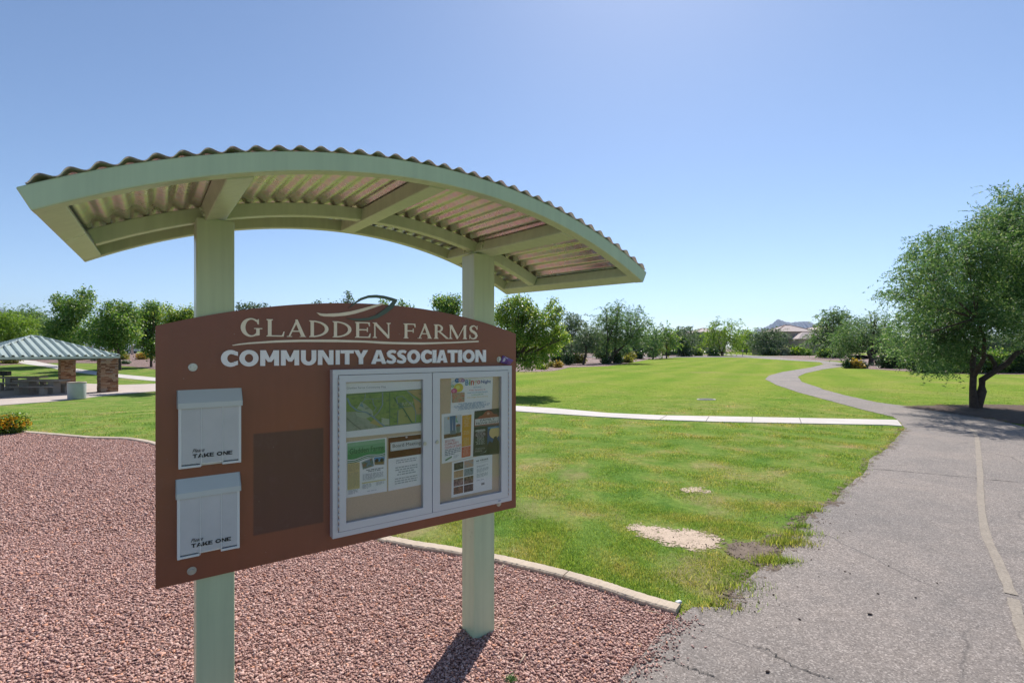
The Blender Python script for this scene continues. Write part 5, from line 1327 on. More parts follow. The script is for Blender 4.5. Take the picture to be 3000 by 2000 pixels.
for args in (('acacia_tree', 'pale green tree right of the spreading mesquite', [(1960,700,60),(2020,690,60),(2070,720,50),(1990,780,80),(1960,850,60),(2010,900,60),(2060,830,60)], 84, 'L_mesq', 25),
             ('acacia_tree', 'drooping green tree behind the small yellow tree', [(2140,640,45),(2130,700,60),(2190,680,50),(2110,780,70),(2180,770,70),(2240,730,55),(2230,820,60),(2130,600,20)], 90, 'L_broad', 26),
             ('acacia_tree', 'greyish tree at the far end of the row, left of the dark cedar', [(2270,680,40),(2330,660,40),(2380,690,45),(2300,750,60),(2400,770,60)], 118, 'L_grey', 27)):
    nm, lb, it, D_, lm, sd = args
    crop_tree(nm, lb, Z2B, 3.92, it, D_, lm, seed=sd, group=GM, asp=.3, k=.0052, cov=1.3, flat=.8)
crop_tree('cedar_tree', 'dark dense tree standing in the row beyond the lawn', Z3, 2.94, [(290,430,45),(270,490,55),(320,490,50),(240,510,35),(300,540,50),(350,530,40)], 112, 'L_dark', seed=28, group=GM, cov=1.8)
crop_tree('acacia_tree', 'open topped tree just behind the dark dense tree', Z3, 2.94, [(320,345,28),(350,330,22),(300,375,35),(360,380,35),(380,440,50),(400,500,45),(250,370,40),(210,400,45),(210,470,50)], 128, 'L_grey', seed=29, group=GM, cov=1.0)
crop_tree('small_tree', 'small yellow green tree on a thin stem in the far gravel', Z3, 2.94, [(100,490,22),(130,485,25),(155,495,18),(85,510,18),(140,510,18)], 92, 'L_olive', seed=30, cov=.9, tr=.06)
D_ = 122; q0 = at(1900 + 635/2.94, D_); U = D_ / F / 2.94
tl = lambda x, y, dy=0: Vector(((x - 635) * U, dy, (568 - y) * U))
crop_tree('palo_verde_tree', 'vase shaped green tree with several stems standing alone by the far path', Z3, 2.94, [(600,320,45),(660,330,50),(560,390,60),(640,400,75),(720,390,60),(520,440,50),(600,460,60),(690,450,60),(770,440,45),(800,410,35),(560,300,25),(590,275,22),(700,300,35),(730,290,22),(540,340,30)], D_, 'L_verde', base=1900 + 635/2.94, seed=31, group=GM, asp=.25, k=.0055, cov=1.0, spread=.22,
          trunks=[([tl(635,572), tl(632,545), tl(590,480), tl(560,430)], [.3,.25,.15,.09]), ([tl(637,572), tl(640,530), tl(660,470), tl(690,420)], [.3,.24,.15,.09]), ([tl(630,560), tl(615,510), tl(600,430)], [.2,.15,.1])])
for lb, it, D_, lm, sd in (('hazy green tree at the left of the vase shaped tree', [(450,400,50),(490,390,40),(420,440,50),(470,460,50),(410,490,45)], 150, 'L_mesq', 32), ('bright green tree between the vase shaped tree and the low dark mesquite', [(820,370,40),(860,360,35),(800,430,60),(850,440,60),(880,390,30),(830,490,45)], 160, 'L_verde', 33),
                           ('low dark mesquite left of the hip roofed house', [(950,400,45),(1000,380,50),(1060,385,55),(1110,385,50),(1150,385,30),(930,440,50),(990,450,60),(1060,450,60),(1120,450,50),(950,490,40),(1080,490,45)], 132, 'L_grey', 34),
                           ('dark rounded mesquite standing right of the house roofs', [(1600,225,55),(1550,215,45),(1660,215,50),(1710,240,40),(1500,230,25),(1530,280,60),(1620,290,70),(1700,290,50),(1480,350,50),(1550,360,60),(1640,360,60),(1430,420,50),(1400,450,40),(1500,430,60),(1580,440,60)], 92, 'L_mesq', 35)):
    crop_tree('mesquite_tree', lb, Z3, 2.94, it, D_, lm, seed=sd, group=GM, asp=.3, k=.0046, cov=1.3, flat=.8, spread=.2)
D_ = 54; U = D_ / F / 2.94
tl = lambda x, y, dy=0: Vector(((x - 1915) * U, dy, (640 - y) * U))
crop_tree('mesquite_tree', 'broad mesquite on three dark stems beside the path bend', Z3, 2.94, [(1700,340,60),(1780,300,60),(1860,300,65),(1950,310,60),(2040,330,60),(1640,400,60),(1730,400,80),(1830,390,90),(1930,390,80),(2030,400,70),(1610,460,50),(1690,470,70),(1790,470,75),(2080,440,50),(1740,520,50),(1640,520,50),(1950,210,25),(1910,190,18),(2000,200,22),(2050,230,25),(1970,260,35)], D_, 'L_mesq', base=1900 + 1915/2.94, seed=36, group=GM, asp=.25, k=.0042, cov=1.15, depth=.6, spread=.2,
          trunks=[([tl(1912,645), tl(1915,590), tl(1890,530), tl(1860,470)], [.24,.2,.15,.1]), ([tl(1918,645), tl(1925,560), tl(1925,480), tl(1930,420)], [.22,.18,.14,.1]), ([tl(1975,640), tl(1945,570), tl(1960,500), tl(2000,440)], [.18,.15,.12,.08])])

# the big mesquite by the path
D_ = 14.5; U = D_ / F / 1.96
tl = lambda x, y, dy=0: Vector(((x - 895) * U, dy, (1362 - y) * U))
big = [(1020,115,30),(1080,140,40),(1150,170,70),(1000,250,60),(930,260,45),(1080,260,90),(1190,280,110),(900,340,70),(990,350,100),(1100,370,120),(1210,400,130),(690,360,40),(770,380,65),(640,400,45),(840,430,90),(950,460,120),(1080,490,130),(1200,520,140),(560,430,45),(600,480,70),(700,470,85),(510,500,40),(560,560,70),(660,570,95),(780,560,110),(900,590,130),(1040,610,140),(1180,640,150),(470,610,50),(520,660,65),(420,690,40),(370,720,30),(460,720,50),(600,680,90),(720,680,110),(850,710,130),(1000,730,130),(1140,760,140),(560,780,70),(660,790,90),(780,810,110),(910,830,110),(1040,840,110),(1160,870,110),(500,860,60),(590,880,80),(700,910,100),(820,930,95),(450,940,50),(540,970,65),(650,1000,80),(760,1020,80),(400,1010,40),(480,1030,50),(590,1060,55),(690,1090,60),(790,1090,55),(620,1130,35),(730,1140,30),
       (1340,340,170),(1480,450,190),(1330,600,190),(1500,700,200),(1330,850,150),(1620,600,170),(1290,160,110),(1250,960,70)]
plant('mesquite_tree', 'large near mesquite with a twisted dark trunk in mulch at the right edge', 'tree', at(2400 + 895/1.96, D_), lob(Z4, 1.96, [(x, y, r * (.70 if y < 760 else .82)) for x, y, r in big], D_, 41, .62), 'L_mesq', seed=41, L=.085, W=.024, per=1750, spread=.2, droop=.1, out=.5, shell=.12, spray=.30, nbr=34, forks=True,
      trunks=[([tl(893,1390), tl(890,1350), tl(882,1250), tl(885,1180), tl(900,1100,.1), tl(925,1000,.15), tl(960,900,.2), tl(990,800,.3)], [0.133, 0.115, 0.084, 0.081, 0.070, 0.063, 0.049, 0.035]),
              ([tl(905,1390), tl(910,1345), tl(935,1265), tl(935,1200), tl(985,1155,-.1), tl(1040,1105,-.2), tl(1070,1050,-.3), tl(1110,1020,-.4), tl(1190,1005,-.5), tl(1290,930,-.6)], [0.133, 0.122, 0.108, 0.091, 0.070, 0.070, 0.063, 0.059, 0.056, 0.042]),
              ([tl(985,1155,-.1), tl(1000,1110,-.05), tl(980,1065,0), tl(945,1050,.1), tl(920,1000,.3), tl(880,900,.5), tl(800,780,.7)], [0.063, 0.059, 0.056, 0.052, 0.049, 0.042, 0.028]),
              ([tl(888,1180), tl(870,1080,-.4), tl(800,960,-.8), tl(700,860,-1.1)], [0.070, 0.052, 0.038, 0.025])])

# ------------------------------------------------------------------ shrubs
def shrub(name, label, px, py, rpx, hpx, lm, seed=1, group=None, cov=2.2, D=None, stems=True, L=None, asp=.55, bloom=0):
    """clipped or loose bush: px,py = foot, rpx half width and hpx height in photo pixels"""
    g = gp(px, py) if D is None else at(px, D)
    y = g.y; r = rpx / F * y; h = hpx / F * y
    rng = np.random.default_rng(seed); rr = random.Random(seed)
    lobs = [((0, 0, h * .5), (r * .8, r * .8, h * .5))]
    for i in range(6):
        a = rr.uniform(0, 6.28); q = rr.uniform(.25, .5)
        lobs.append(((math.cos(a) * r * q, math.sin(a) * r * q, h * rr.uniform(.35, .68)), (r * .48, r * .48, h * .33)))
    A = auto(y, .0046, asp, cov); 
    if L: A = dict(L=L, W=L * asp, per=cov * 2 / (L * L * asp))
    V, Fa = leaf_arrays(lobs, A['per'], A['L'], A['W'], rng, .10, -.1, .6, .6)
    V[:, 2] = np.maximum(V[:, 2], .01)
    b = MB()
    for i in range(5):
        a = rr.uniform(0, 6.28); b.tube([(0, 0, -.05), (math.cos(a) * r * .2, math.sin(a) * r * .2, h * .35), (math.cos(a) * r * .5, math.sin(a) * r * .5, h * .75)], [r * .05, r * .035, r * .012], 5)
    n0 = len(V); sv = np.array(b.v); 
    me = bpy.data.meshes.new(name)
    root = empty(name, g); tag(root, label, 'flowering bush' if bloom else 'shrub', group)
    b.build('stems', M['bark2'], root, flip=False)
    link('foliage', mesh_np('foliage', V, Fa), M[lm], root)
    if bloom:
        d = rng.normal(size=(bloom, 3)); d[:, 2] = np.abs(d[:, 2]); d /= np.linalg.norm(d, axis=1)[:, None]
        pc = np.array((0, 0, h * .42)) + d * (r * .98, r * .98, h * .62) * rng.uniform(.9, 1.06, (bloom, 1)); pc[:, 2] = np.maximum(pc[:, 2], .04)
        k = 7; P = np.repeat(pc, k, 0) + rng.normal(size=(bloom * k, 3)) * .011
        s = .011; q = rots(len(P), rng); sq = np.array([(-s, -s, 0), (s, -s, 0), (s, s, 0), (-s, s, 0)])
        Vb = (P[:, None, :] + np.einsum('nij,vj->nvi', q, sq)).reshape(-1, 3)
        link('blossoms', mesh_np('blossoms', Vb, np.arange(4 * len(P)).reshape(-1, 4)), M['bloom'], root)
    return root
shrub('lantana_bush', 'orange flowering bush at the left edge of the gravel bed', Z1B((70, 1472))[0], Z1B((70, 1472))[1], 50, 50, 'L_broad2', seed=50, L=.05, cov=2.2, bloom=330)
SG = 'bushes on the far gravel beds'
def S1(Z, sc, lst):
    for i, (nm, lb, x, y, r, h, lm) in enumerate(lst):
        px, py = Z((x, y)); shrub(nm, lb, px, py, r / sc, h / sc, lm, seed=int(x + y), group=SG)
S1(Z1B, 3.137, [('low_shrub', 'yellowish low bush at the far left beside the pale walk', 105, 832, 48, 36, 'L_olive'), ('low_shrub', 'yellow green bush just right of the shelter\'s rear stone column', 735, 798, 42, 32, 'L_olive'), ('sage_shrub', 'silver grey bush between the two stone columns', 895, 805, 40, 42, 'L_pale'),
    ('low_shrub', 'yellow bush just right of the front stone column', 1130, 792, 42, 34, 'L_olive'), ('rusty_shrub', 'orange tinted bush under the slim leafy tree', 1315, 792, 46, 40, 'L_rust'), ('low_shrub', 'tiny dark bush on the gravel slope right of the front column', 1165, 836, 24, 18, 'L_grey'), ('sage_shrub', 'grey bush behind the shelter roof edge', 520, 786, 30, 26, 'L_pale')])
S1(Z2B, 3.92, [('round_shrub', 'dark bush under the right side of the big bright tree', 930, 1045, 75, 120, 'L_dark'), ('round_shrub', 'large dark bush left of the slender dark stem', 1035, 1055, 62, 130, 'L_dark'), ('loose_shrub', 'olive green bush behind the slender dark stem', 1165, 1035, 85, 95, 'L_olive'),
    ('low_shrub', 'small yellow bush nearest the lawn under the big bright tree', 920, 1085, 42, 55, 'L_rust'), ('low_shrub', 'small yellow bush left of its twin near the lawn edge', 850, 1078, 46, 45, 'L_olive'), ('low_shrub', 'low yellow bush at the foot of the big bright tree', 735, 1105, 55, 45, 'L_olive'),
    ('round_shrub', 'dark green clipped bush right of the leaning mesquite trunk', 1595, 1033, 65, 130, 'L_dark'), ('loose_shrub', 'yellow green bush beside the clipped dark bush', 1715, 1028, 60, 60, 'L_olive'), ('loose_shrub', 'small olive bush behind the yellow green bush', 1770, 995, 42, 60, 'L_olive'),
    ('round_shrub', 'dark rounded bush at the middle of the far bed', 1843, 986, 55, 80, 'L_dark'), ('round_shrub', 'small dark bush at the left of the leaning trunk', 1465, 1042, 34, 42, 'L_dark'), ('loose_shrub', 'thin pale green bush in front of the spreading mesquite', 1850, 905, 60, 80, 'L_mesq'),
    ('loose_shrub', 'tall loose bush under the left part of the spreading mesquite', 1430, 985, 90, 180, 'L_broad'), ('loose_shrub', 'light green bush right below the spreading mesquite', 1680, 960, 60, 110, 'L_mesq')])
S1(Z3, 2.94, [('round_shrub', 'clipped dark bush far away left of the small yellow tree', 35, 578, 34, 48, 'L_dark'), ('round_shrub', 'small round bush right of the small yellow tree', 153, 564, 24, 42, 'L_broad'), ('round_shrub', 'long low dark bush in the far bed', 215, 560, 42, 40, 'L_dark'), ('round_shrub', 'round green bush at the end of the far bed', 420, 566, 36, 54, 'L_broad'),
    ('round_shrub', 'green bush left of the vase shaped tree trunk', 560, 568, 46, 55, 'L_broad'), ('round_shrub', 'small bush behind the round green bush', 445, 530, 22, 35, 'L_dark')])
def S2(lst, D):
    for (nm, lb, x, y, r, h, lm) in lst:
        px, py = Z3((x, y)); shrub(nm, lb, px, py, r / 2.94, h / 2.94, lm, seed=int(x + y), group=SG, D=D)
S2([('sage_shrub', 'greyish bush in front of the block wall', 1165, 530, 42, 60, 'L_pale'), ('lime_shrub', 'bright lime bush right of the greyish bush', 1225, 530, 30, 55, 'L_lime'), ('lime_shrub', 'widest bright green bush in front of the block wall', 1285, 535, 50, 70, 'L_lime'), ('lime_shrub', 'small bright bush by itself in front of the wall end', 1368, 535, 28, 48, 'L_lime'),
    ('round_shrub', 'dark bush at the foot of the mesquite right of the roofs', 1050, 525, 60, 45, 'L_dark')], 128)
S2([('round_shrub', 'deep green clipped bush left of the very bright bush', 1498, 545, 34, 70, 'L_broad'), ('lime_shrub', 'very bright green bush right of the deep green bush', 1558, 546, 32, 66, 'L_lime'), ('round_shrub', 'dark bush below the broad mesquite\'s left side', 1640, 560, 50, 70, 'L_dark')], 96)
S2([('box_shrub', 'brownish clipped hedge bush by the path bend', 1785, 610, 52, 62, 'L_rust'), ('box_shrub', 'small dark bush beside the brownish hedge', 1715, 606, 24, 58, 'L_dark'), ('round_shrub', 'small dry bush at the foot of the stems by the path bend', 1850, 632, 28, 40, 'L_dark'), ('loose_shrub', 'large dark bush right of the three stemmed mesquite', 2060, 690, 90, 120, 'L_dark'),
    ('loose_shrub', 'loose green bush behind the near mesquite\'s lower branches', 2180, 690, 80, 100, 'L_broad')], 44)
def S4(lst, D):
    for (nm, lb, x, y, r, h, lm) in lst:
        px, py = Z4((x, y)); shrub(nm, lb, px, py, r / 1.96, h / 1.96, lm, seed=int(x + y), group=SG, D=D)
S4([('loose_shrub', 'dark bush behind the near mesquite trunk at its left', 620, 1150, 100, 90, 'L_dark'), ('loose_shrub', 'dark green bush directly behind the near mesquite trunk', 830, 1165, 110, 110, 'L_dark'), ('loose_shrub', 'mid green bush right of the near mesquite trunk', 1010, 1150, 90, 120, 'L_broad'), ('loose_shrub', 'dark leafy bush at the right edge of the picture', 1140, 1160, 100, 130, 'L_dark'), ('spiky_shrub', 'small pale spiky plant on the gravel at the right edge', 1120, 1165, 40, 30, 'L_pale')], 36)
shrub('weed', 'small green weed sprouting from the gravel near the post shadow', *Z6S((935, 1400)), 14, 13, 'L_mesq', seed=77, L=.014, cov=1.0, asp=.3)

# ------------------------------------------------------------------ picnic shelter
def mat_ledgestone():
    t = NT('stacked_ledgestone'); r = t.n('NewGeometry').outputs['Random Per Island']; P = t.coord('Object')
    c = t.ramp(r, [(0, (.13, .065, .04)), (.3, (.25, .125, .07)), (.6, (.34, .20, .12)), (.85, (.40, .28, .18)), (1, (.28, .22, .18))])
    n = t.noise(14, 4, .7, P); c = t.mix(.6, c, t.mix(1.0, c, t.ramp(n, [(.3, (.6, .6, .6)), (.7, (1.2, 1.2, 1.2))]), 'MULTIPLY'))
    return t.done(t.bsdf(c, .85, 0, .2, t.bump(n, .5, .02)))
M['ledge'] = mat_ledgestone()
M['mroof'] = simple('green_metal_roof', (.38, .44, .40), .4, .0, .5, var=.08, nscale=1.2)
M['mtrim'] = simple('pale_roof_trim', (.42, .47, .44), .35, .3, .5, var=.05)
M['beamg'] = simple('dark_green_steel', (.06, .08, .068), .5)
SC = .85
sc_c = (-34.26 * SC, 35.96 * SC); zf = EYE - (EYE + 1.233) * SC; ze = EYE - (EYE - 1.207) * SC; zA = EYE + (2.562 - EYE) * SC; HW, HD = 3.416 * SC, 6.646 * SC; INS, WC = .546 * SC, .47 * SC
SY = .897
sh = empty('picnic_shelter', (sc_c[0], sc_c[1], zf), SY)
tag(sh, 'open picnic shelter with stacked stone columns and a green ribbed hip roof', 'picnic shelter')
H = ze - zf; HA = zA - zf
def col_mesh():
    rr = random.Random(3); b = MB(); z = -.1; hh = H - .12
    b.box((-WC + .03, -WC + .03, -.1), (WC - .03, WC - .03, hh), 0)
    while z < hh - .03:
        ch = min(rr.uniform(.05, .095), hh - z)
        for s in range(4):
            M4 = Matrix.Rotation(s * math.pi / 2, 4, 'Z'); x = -WC
            while x < WC - .02:
                w = min(rr.uniform(.14, .34), WC - x); e = rr.uniform(.0, .028)
                b.box((x + .003, -WC - e, z + .003), (x + w - .003, -WC + .05, z + ch - .003), 0, M4); x += w
        z += ch
    b.box((-WC * .55, -WC * .55, hh), (WC * .55, WC * .55, H - .02), 1)
    return b
CX_, CY_ = HW - INS, HD - INS
first = None
for (x, y) in ((CX_, -CY_), (CX_, CY_), (-CX_, -CY_), (-CX_, CY_)):
    if first is None: first = col_mesh().build('stone_column', [M['ledge'], M['beamg']], sh, (x, y, 0), flip=False)
    else:
        o = first.copy(); o.location = (x, y, 0); COL.objects.link(o); o.parent = sh
# roof: four ribbed slopes meeting at a short ridge
RL = .15
corners = [(HW, -HD), (HW, HD), (-HW, HD), (-HW, -HD)]; rg = [(RL, 0), (RL, 0), (-RL, 0), (-RL, 0)]
b = MB()
def slope(a, c, ta, tc):
    A = Vector((*a, H)); C = Vector((*c, H)); TA = Vector((*ta, HA)); TC_ = Vector((*tc, HA))
    e = (C - A); ln = e.length; e.normalize(); up = ((TA + TC_) / 2 - (A + C) / 2); up -= e * up.dot(e); sl = up.length; up.normalize(); nn = e.cross(up).normalized()
    if nn.z < 0: nn = -nn
    la, lc = (TA - A).dot(e), (TC_ - A).dot(e); n = max(6, int(ln / .36)); p = ln / n
    def vlen(u): return sl * (u / la if u < la else ((ln - u) / (ln - lc) if u > lc else 1))
    us = []
    for i in range(n):
        for f, h in ((0, 0), (.50, 0), (.62, .11), (.86, .11)): us.append(((i + f) * p, h))
    us.append((ln, 0)); vs = []
    for u, h in us:
        for v in (0, vlen(u)): vs.append(A + e * u + up * v + nn * (h if 0 < u < ln else 0))
    b.add(vs, [(2*i, 2*i+2, 2*i+3, 2*i+1) for i in range(len(us) - 1)])
for i in range(4): slope(corners[i], corners[(i + 1) % 4], rg[i], rg[(i + 1) % 4])
roof = b.build('roof', M['mroof'], sh); md = roof.modifiers.new('Solid', 'SOLIDIFY'); md.thickness = .02; md.offset = -1
b = MB()
for i in range(4):
    a = Vector((*corners[i], H + .035)); t_ = Vector((*rg[i], HA + .05)); b.tube([a, t_], .055, 6, smooth=False)
b.tube([(RL + .02, 0, HA + .05), (-RL - .02, 0, HA + .05)], .055, 6, smooth=False)
b.build('ridge_cap', M['mtrim'], roof)
b = MB()
for i in range(4):
    a, c = corners[i], corners[(i + 1) % 4]; A = Vector((*a, 0)); C = Vector((*c, 0)); d = (C - A).normalized(); nn = Vector((d.y, -d.x, 0))
    b.add([A + nn * .03 + Vector((0, 0, H - .11)), C + nn * .03 + Vector((0, 0, H - .11)), C + nn * .03 + Vector((0, 0, H + .012)), A + nn * .03 + Vector((0, 0, H + .012)), A - nn * .04 + Vector((0, 0, H - .11)), C - nn * .04 + Vector((0, 0, H - .11)), C - nn * .04 + Vector((0, 0, H - .012)), A - nn * .04 + Vector((0, 0, H - .012))],
          [(0, 1, 2, 3), (7, 6, 5, 4), (0, 4, 5, 1), (3, 2, 6, 7)])
b.build('fascia', M['mtrim'], roof)
for (p, q) in (((CX_, -CY_), (CX_, CY_)), ((-CX_, -CY_), (-CX_, CY_)), ((CX_, -CY_), (-CX_, -CY_)), ((CX_, CY_), (-CX_, CY_))):
    b = MB(); b.tube([(*p, H - .08), (*q, H - .08)], .09, 4, smooth=False); b.build('roof_beam', M['beamg'], sh)
# slab
Rz = Matrix.Rotation(SY, 2); slab = []
pat = g2(ID, [(-260, 1212), (0, 1188), (80, 1182), (150, 1177), (220, 1170), (300, 1160), (454, 1146.5)]) + g2(ID, [(454, 1124.5), (347, 1128)])
w2 = lambda x, y: (sc_c[0] + math.cos(SY) * x - math.sin(SY) * y, sc_c[1] + math.sin(SY) * x + math.cos(SY) * y)
pat += [w2(HW + .2, HD + .2), w2(-HW - .3, HD + .3), w2(-HW - 1, -HD)]
sheet('patio', pat, .026, M['patio'], .8, .5, skirt=.06)
gz = lambda p: ground(p[0], p[1]) + .026
# concrete picnic tables
def table(px, py, rz, label):
    p = gp(px, py); root = empty('picnic_table', (p.x, p.y, gz(p)), rz); tag(root, label, 'picnic table', 'concrete picnic tables')
    def rslab(x, y, z0, z1, name, cy=0):
        b = MB(); pts = []
        for (sx, sy) in ((1, 1), (-1, 1), (-1, -1), (1, -1)):
            for k in range(5):
                a = math.atan2(sy, sx) - math.pi / 4 + k * math.pi / 8; r = min(.14, y * .8); pts.append((sx * (x - r) + r * math.cos(a), cy + sy * (y - r) + r * math.sin(a)))
        b.slab(pts, lambda q, f: (q[0], q[1], z1 if f else z0)); b.add([(q[0], q[1], z0) for q in pts], [tuple(range(len(pts)))])
        return b.build(name, M['precast'], root, bevel=.012)
    rslab(1.25, .40, .70, .79, 'table_top')
    for s in (-1, 1):
        rslab(1.15, .17, .40, .475, 'bench_seat', s * .72)
        b = MB(); b.box((s * .62 - .16, -.26, 0), (s * .62 + .16, .26, .70)); b.build('pedestal', M['precast'], root, bevel=.02)
        for t_ in (-1, 1):
            b = MB(); b.box((t_ * .62 - .13, s * .72 - .12, 0), (t_ * .62 + .13, s * .72 + .12, .40)); b.build('bench_leg', M['precast'], root, bevel=.02)
table(*Z1B((385, 1112)), .10, 'nearer concrete picnic table with benches under the shelter'); table(*Z1B((205, 1072)), .06, 'farther concrete picnic table with benches under the shelter, left of the nearer one')
# bin
p = gp(*Z1B((706, 1157))); root = empty('litter_bin', (p.x, p.y, gz(p) - .01)); tag(root, 'round grey concrete litter bin on the patio edge', 'litter bin')
r = 69 / 3.137 / F * p.y; h = 155 / 3.137 / F * p.y
b = MB(); b.lathe((0, 0, 0), [(0, 0), (r * .94, 0), (r * .96, h * .03), (r, h * .93)]); b.build('body', M['bin'], root)
b = MB(); b.lathe((0, 0, 0), [(r, h * .93), (r * 1.03, h * .94), (r * 1.03, h * .985), (r * .99, h), (r * .72, h), (r * .68, h * .93), (r * .66, h * .5), (0, h * .48)]); b.build('rim', M['precast'], root)
# grill
p = gp(*Z1B((30, 1062))); root = empty('park_grill', (p.x, p.y, gz(p)), .3); tag(root, 'black park grill on a post at the left edge beside the tables', 'grill')
u = p.y / F / 3.137
b = MB(); b.tube([(0, 0, -.05), (0, 0, .82)], .045, 10); b.build('post', M['beamg'], root)
b = MB(); b.box((-.30, -.22, .80), (.30, .22, .83)); b.box((-.30, -.22, .83), (-.28, .22, 1.08)); b.box((.28, -.22, .83), (.30, .22, 1.08)); b.box((-.28, .20, .83), (.28, .22, 1.08)); b.box((-.28, -.22, .83), (.28, -.20, .93)); b.build('firebox', simple('black_iron', (.02, .02, .02), .6), root)
b = MB()
for i in range(14): b.tube([(-.27 + i * .0415, -.22, 1.0), (-.27 + i * .0415, .20, 1.0)], .006, 5)
b.build('grate', M['steel'], root)

# ------------------------------------------------------------------ far things
M['stucco'] = simple('tan_stucco', (.36, .29, .24), .9, var=.06, bump=.3)
M['tile'] = simple('pinkish_roof_tile', (.43, .355, .335), .85, var=.12, nscale=1.5, bump=.5, bscale=8)
M['ridge'] = simple('ridge_tile', (.20, .13, .11), .9)
M['win'] = simple('dark_window', (.03, .035, .045), .1)
M['frame'] = simple('white_frame', (.6, .58, .55), .5)
def hip(b, x0, x1, y0, y1, z0, z1, rl=.3, mi=0):
    cx, cy = (x0 + x1) / 2, (y0 + y1) / 2; hx, hy = (x1 - x0) / 2, (y1 - y0) / 2
    if hx >= hy: r0, r1 = (cx - (hx - hy) - rl, cy), (cx + (hx - hy) + rl, cy)
    else: r0, r1 = (cx, cy - (hy - hx) - rl), (cx, cy + (hy - hx) + rl)
    v = [(x0, y0, z0), (x1, y0, z0), (x1, y1, z0), (x0, y1, z0), (*r0, z1), (*r1, z1)]
    f = [(0, 1, 5, 4), (1, 2, 5), (2, 3, 4, 5), (3, 0, 4)] if hx >= hy else [(0, 1, 4), (1, 2, 5, 4), (2, 3, 5), (3, 0, 4, 5)]
    b.add(v, f + [(3, 2, 1, 0)], mi); return v
def house(label, px, D, rz, W, Dp, ze_, zr, low=None):
    g = at(px, D); root = empty('house', g, rz); tag(root, label, 'house', 'houses beyond the park')
    b = MB(); b.box((-W/2, -Dp/2, -.3), (W/2, Dp/2, ze_)); wall = b.build('wall', M['stucco'], root)
    b = MB(); v = hip(b, -W/2 - .5, W/2 + .5, -Dp/2 - .5, Dp/2 + .5, ze_ + .01, zr); rf = b.build('roof', M['tile'], root)
    b = MB()
    for i, j in ((0, 4), (1, 5 if W >= Dp else 4), (2, 5), (3, 4 if W >= Dp else 5), (4, 5)):
        b.tube([v[i], v[j]], .16, 6)
    b.build('ridge_tiles', M['ridge'], rf)
    for x in (-W * .28, W * .05, W * .3):
        b = MB(); ring(b, x - .5, x + .5, ze_ - 2.0, ze_ - .8, x - .6, x + .6, ze_ - 2.1, ze_ - .7, Dp/2 - .05, Dp/2 + .04); w = b.build('window', M['frame'], root)
        b = MB(); b.box((x - .5, -Dp/2 - .01, ze_ - 2.0), (x + .5, -Dp/2 + .02, ze_ - .8)); b.build('pane', M['win'], w)
    if low:
        lw, ld, lz0, lz1, lx = low
        b = MB(); b.box((lx - lw/2, -Dp/2 - ld, -.3), (lx + lw/2, -Dp/2 + .02, lz0)); b.build('wing', M['stucco'], root)
        b = MB(); v = hip(b, lx - lw/2 - .5, lx + lw/2 + .5, -Dp/2 - ld - .5, -Dp/2 + 1.5, lz0 + .01, lz1); r2 = b.build('wing_roof', M['tile'], root)
    return root
k = 150 / F / 2.94
house('two storey house with a pinkish hip roof below the mountain, its lower wing in front', 1900 + 1195/2.94, 158, -.05, 345 * k * .92, 10, hz(850 + 355/2.94, 153), hz(850 + 299/2.94, 158) - .1, (240 * k, 5, hz(850 + 418/2.94, 147), hz(850 + 358/2.94, 149), 75 * k))
house('house whose roof edge shows right of the two storey house, half hidden by trees', 1900 + 1475/2.94, 168, .1, 10, 10, hz(850 + 346/2.94, 163), hz(850 + 306/2.94, 168))
house('pale house roof peeping between far trees at the left of the vase shaped tree', 1900 + 480/2.94, 200, .1, 12, 11, hz(850 + 362/2.94, 194), hz(850 + 328/2.94, 200))
b = MB(); A = at(1900 + 900/2.94, 142); C = at(1900 + 1720/2.94, 128); d = (C - A); 
n = 24
for i in range(n):
    a, c = A + d * (i / n), A + d * ((i + 1) / n); t = d.normalized(); q = Vector((-t.y, t.x, 0)) * .1
    b.add([a - q, c - q, c + q, a + q] + [v + Vector((0, 0, 1.9)) for v in (a - q, c - q, c + q, a + q)], [(0, 1, 5, 4), (2, 3, 7, 6), (4, 5, 6, 7)] + ([(3, 0, 4, 7)] if i == 0 else []) + ([(1, 2, 6, 5)] if i == n - 1 else []))
    if i % 4 == 0: b.box((a.x - .22, a.y - .22, 0), (a.x + .22, a.y + .22, 2.02), 1)
o = b.build('perimeter_wall', [M['stucco'], M['stucco']]); tag(o, 'tan block wall in front of the houses beyond the park', 'wall')
# pet waste station by the far path
p = gp(*Z3((810, 572))); root = empty('pet_station', p); tag(root, 'thin post with a small box beside the far path', 'waste station'); u = p.y / F / 2.94
b = MB(); b.tube([(0, 0, -.1), (0, 0, 60 * u)], .05, 8); b.build('post', M['beamg'], root)
b = MB(); b.box((-6 * u, -.12, 42 * u), (7 * u, .12, 62 * u)); b.build('dispenser', simple('tan_box', (.42, .30, .24), .6), root, bevel=.03)
b = MB(); b.box((-4.5 * u, -.135, 47 * u), (5.5 * u, -.121, 52 * u)); b.build('sign_plate', M['frame'], root)
# utility box on the side bed
p = gp(*Z3((1791, 643))); root = empty('utility_box', p, .2); tag(root, 'small grey utility pedestal on the gravel by the path bend', 'utility box'); u = p.y / F / 2.94
b = MB(); b.box((-8 * u, -.15, -.05), (8 * u, .15, 20 * u)); b.build('cabinet', simple('grey_cabinet', (.26, .25, .24), .6), root, bevel=.02)
b = MB(); b.box((-9.5 * u, -.18, 20 * u), (9.5 * u, .18, 25 * u)); b.build('lid', simple('pale_cabinet_lid', (.42, .40, .38), .6), root, bevel=.02)
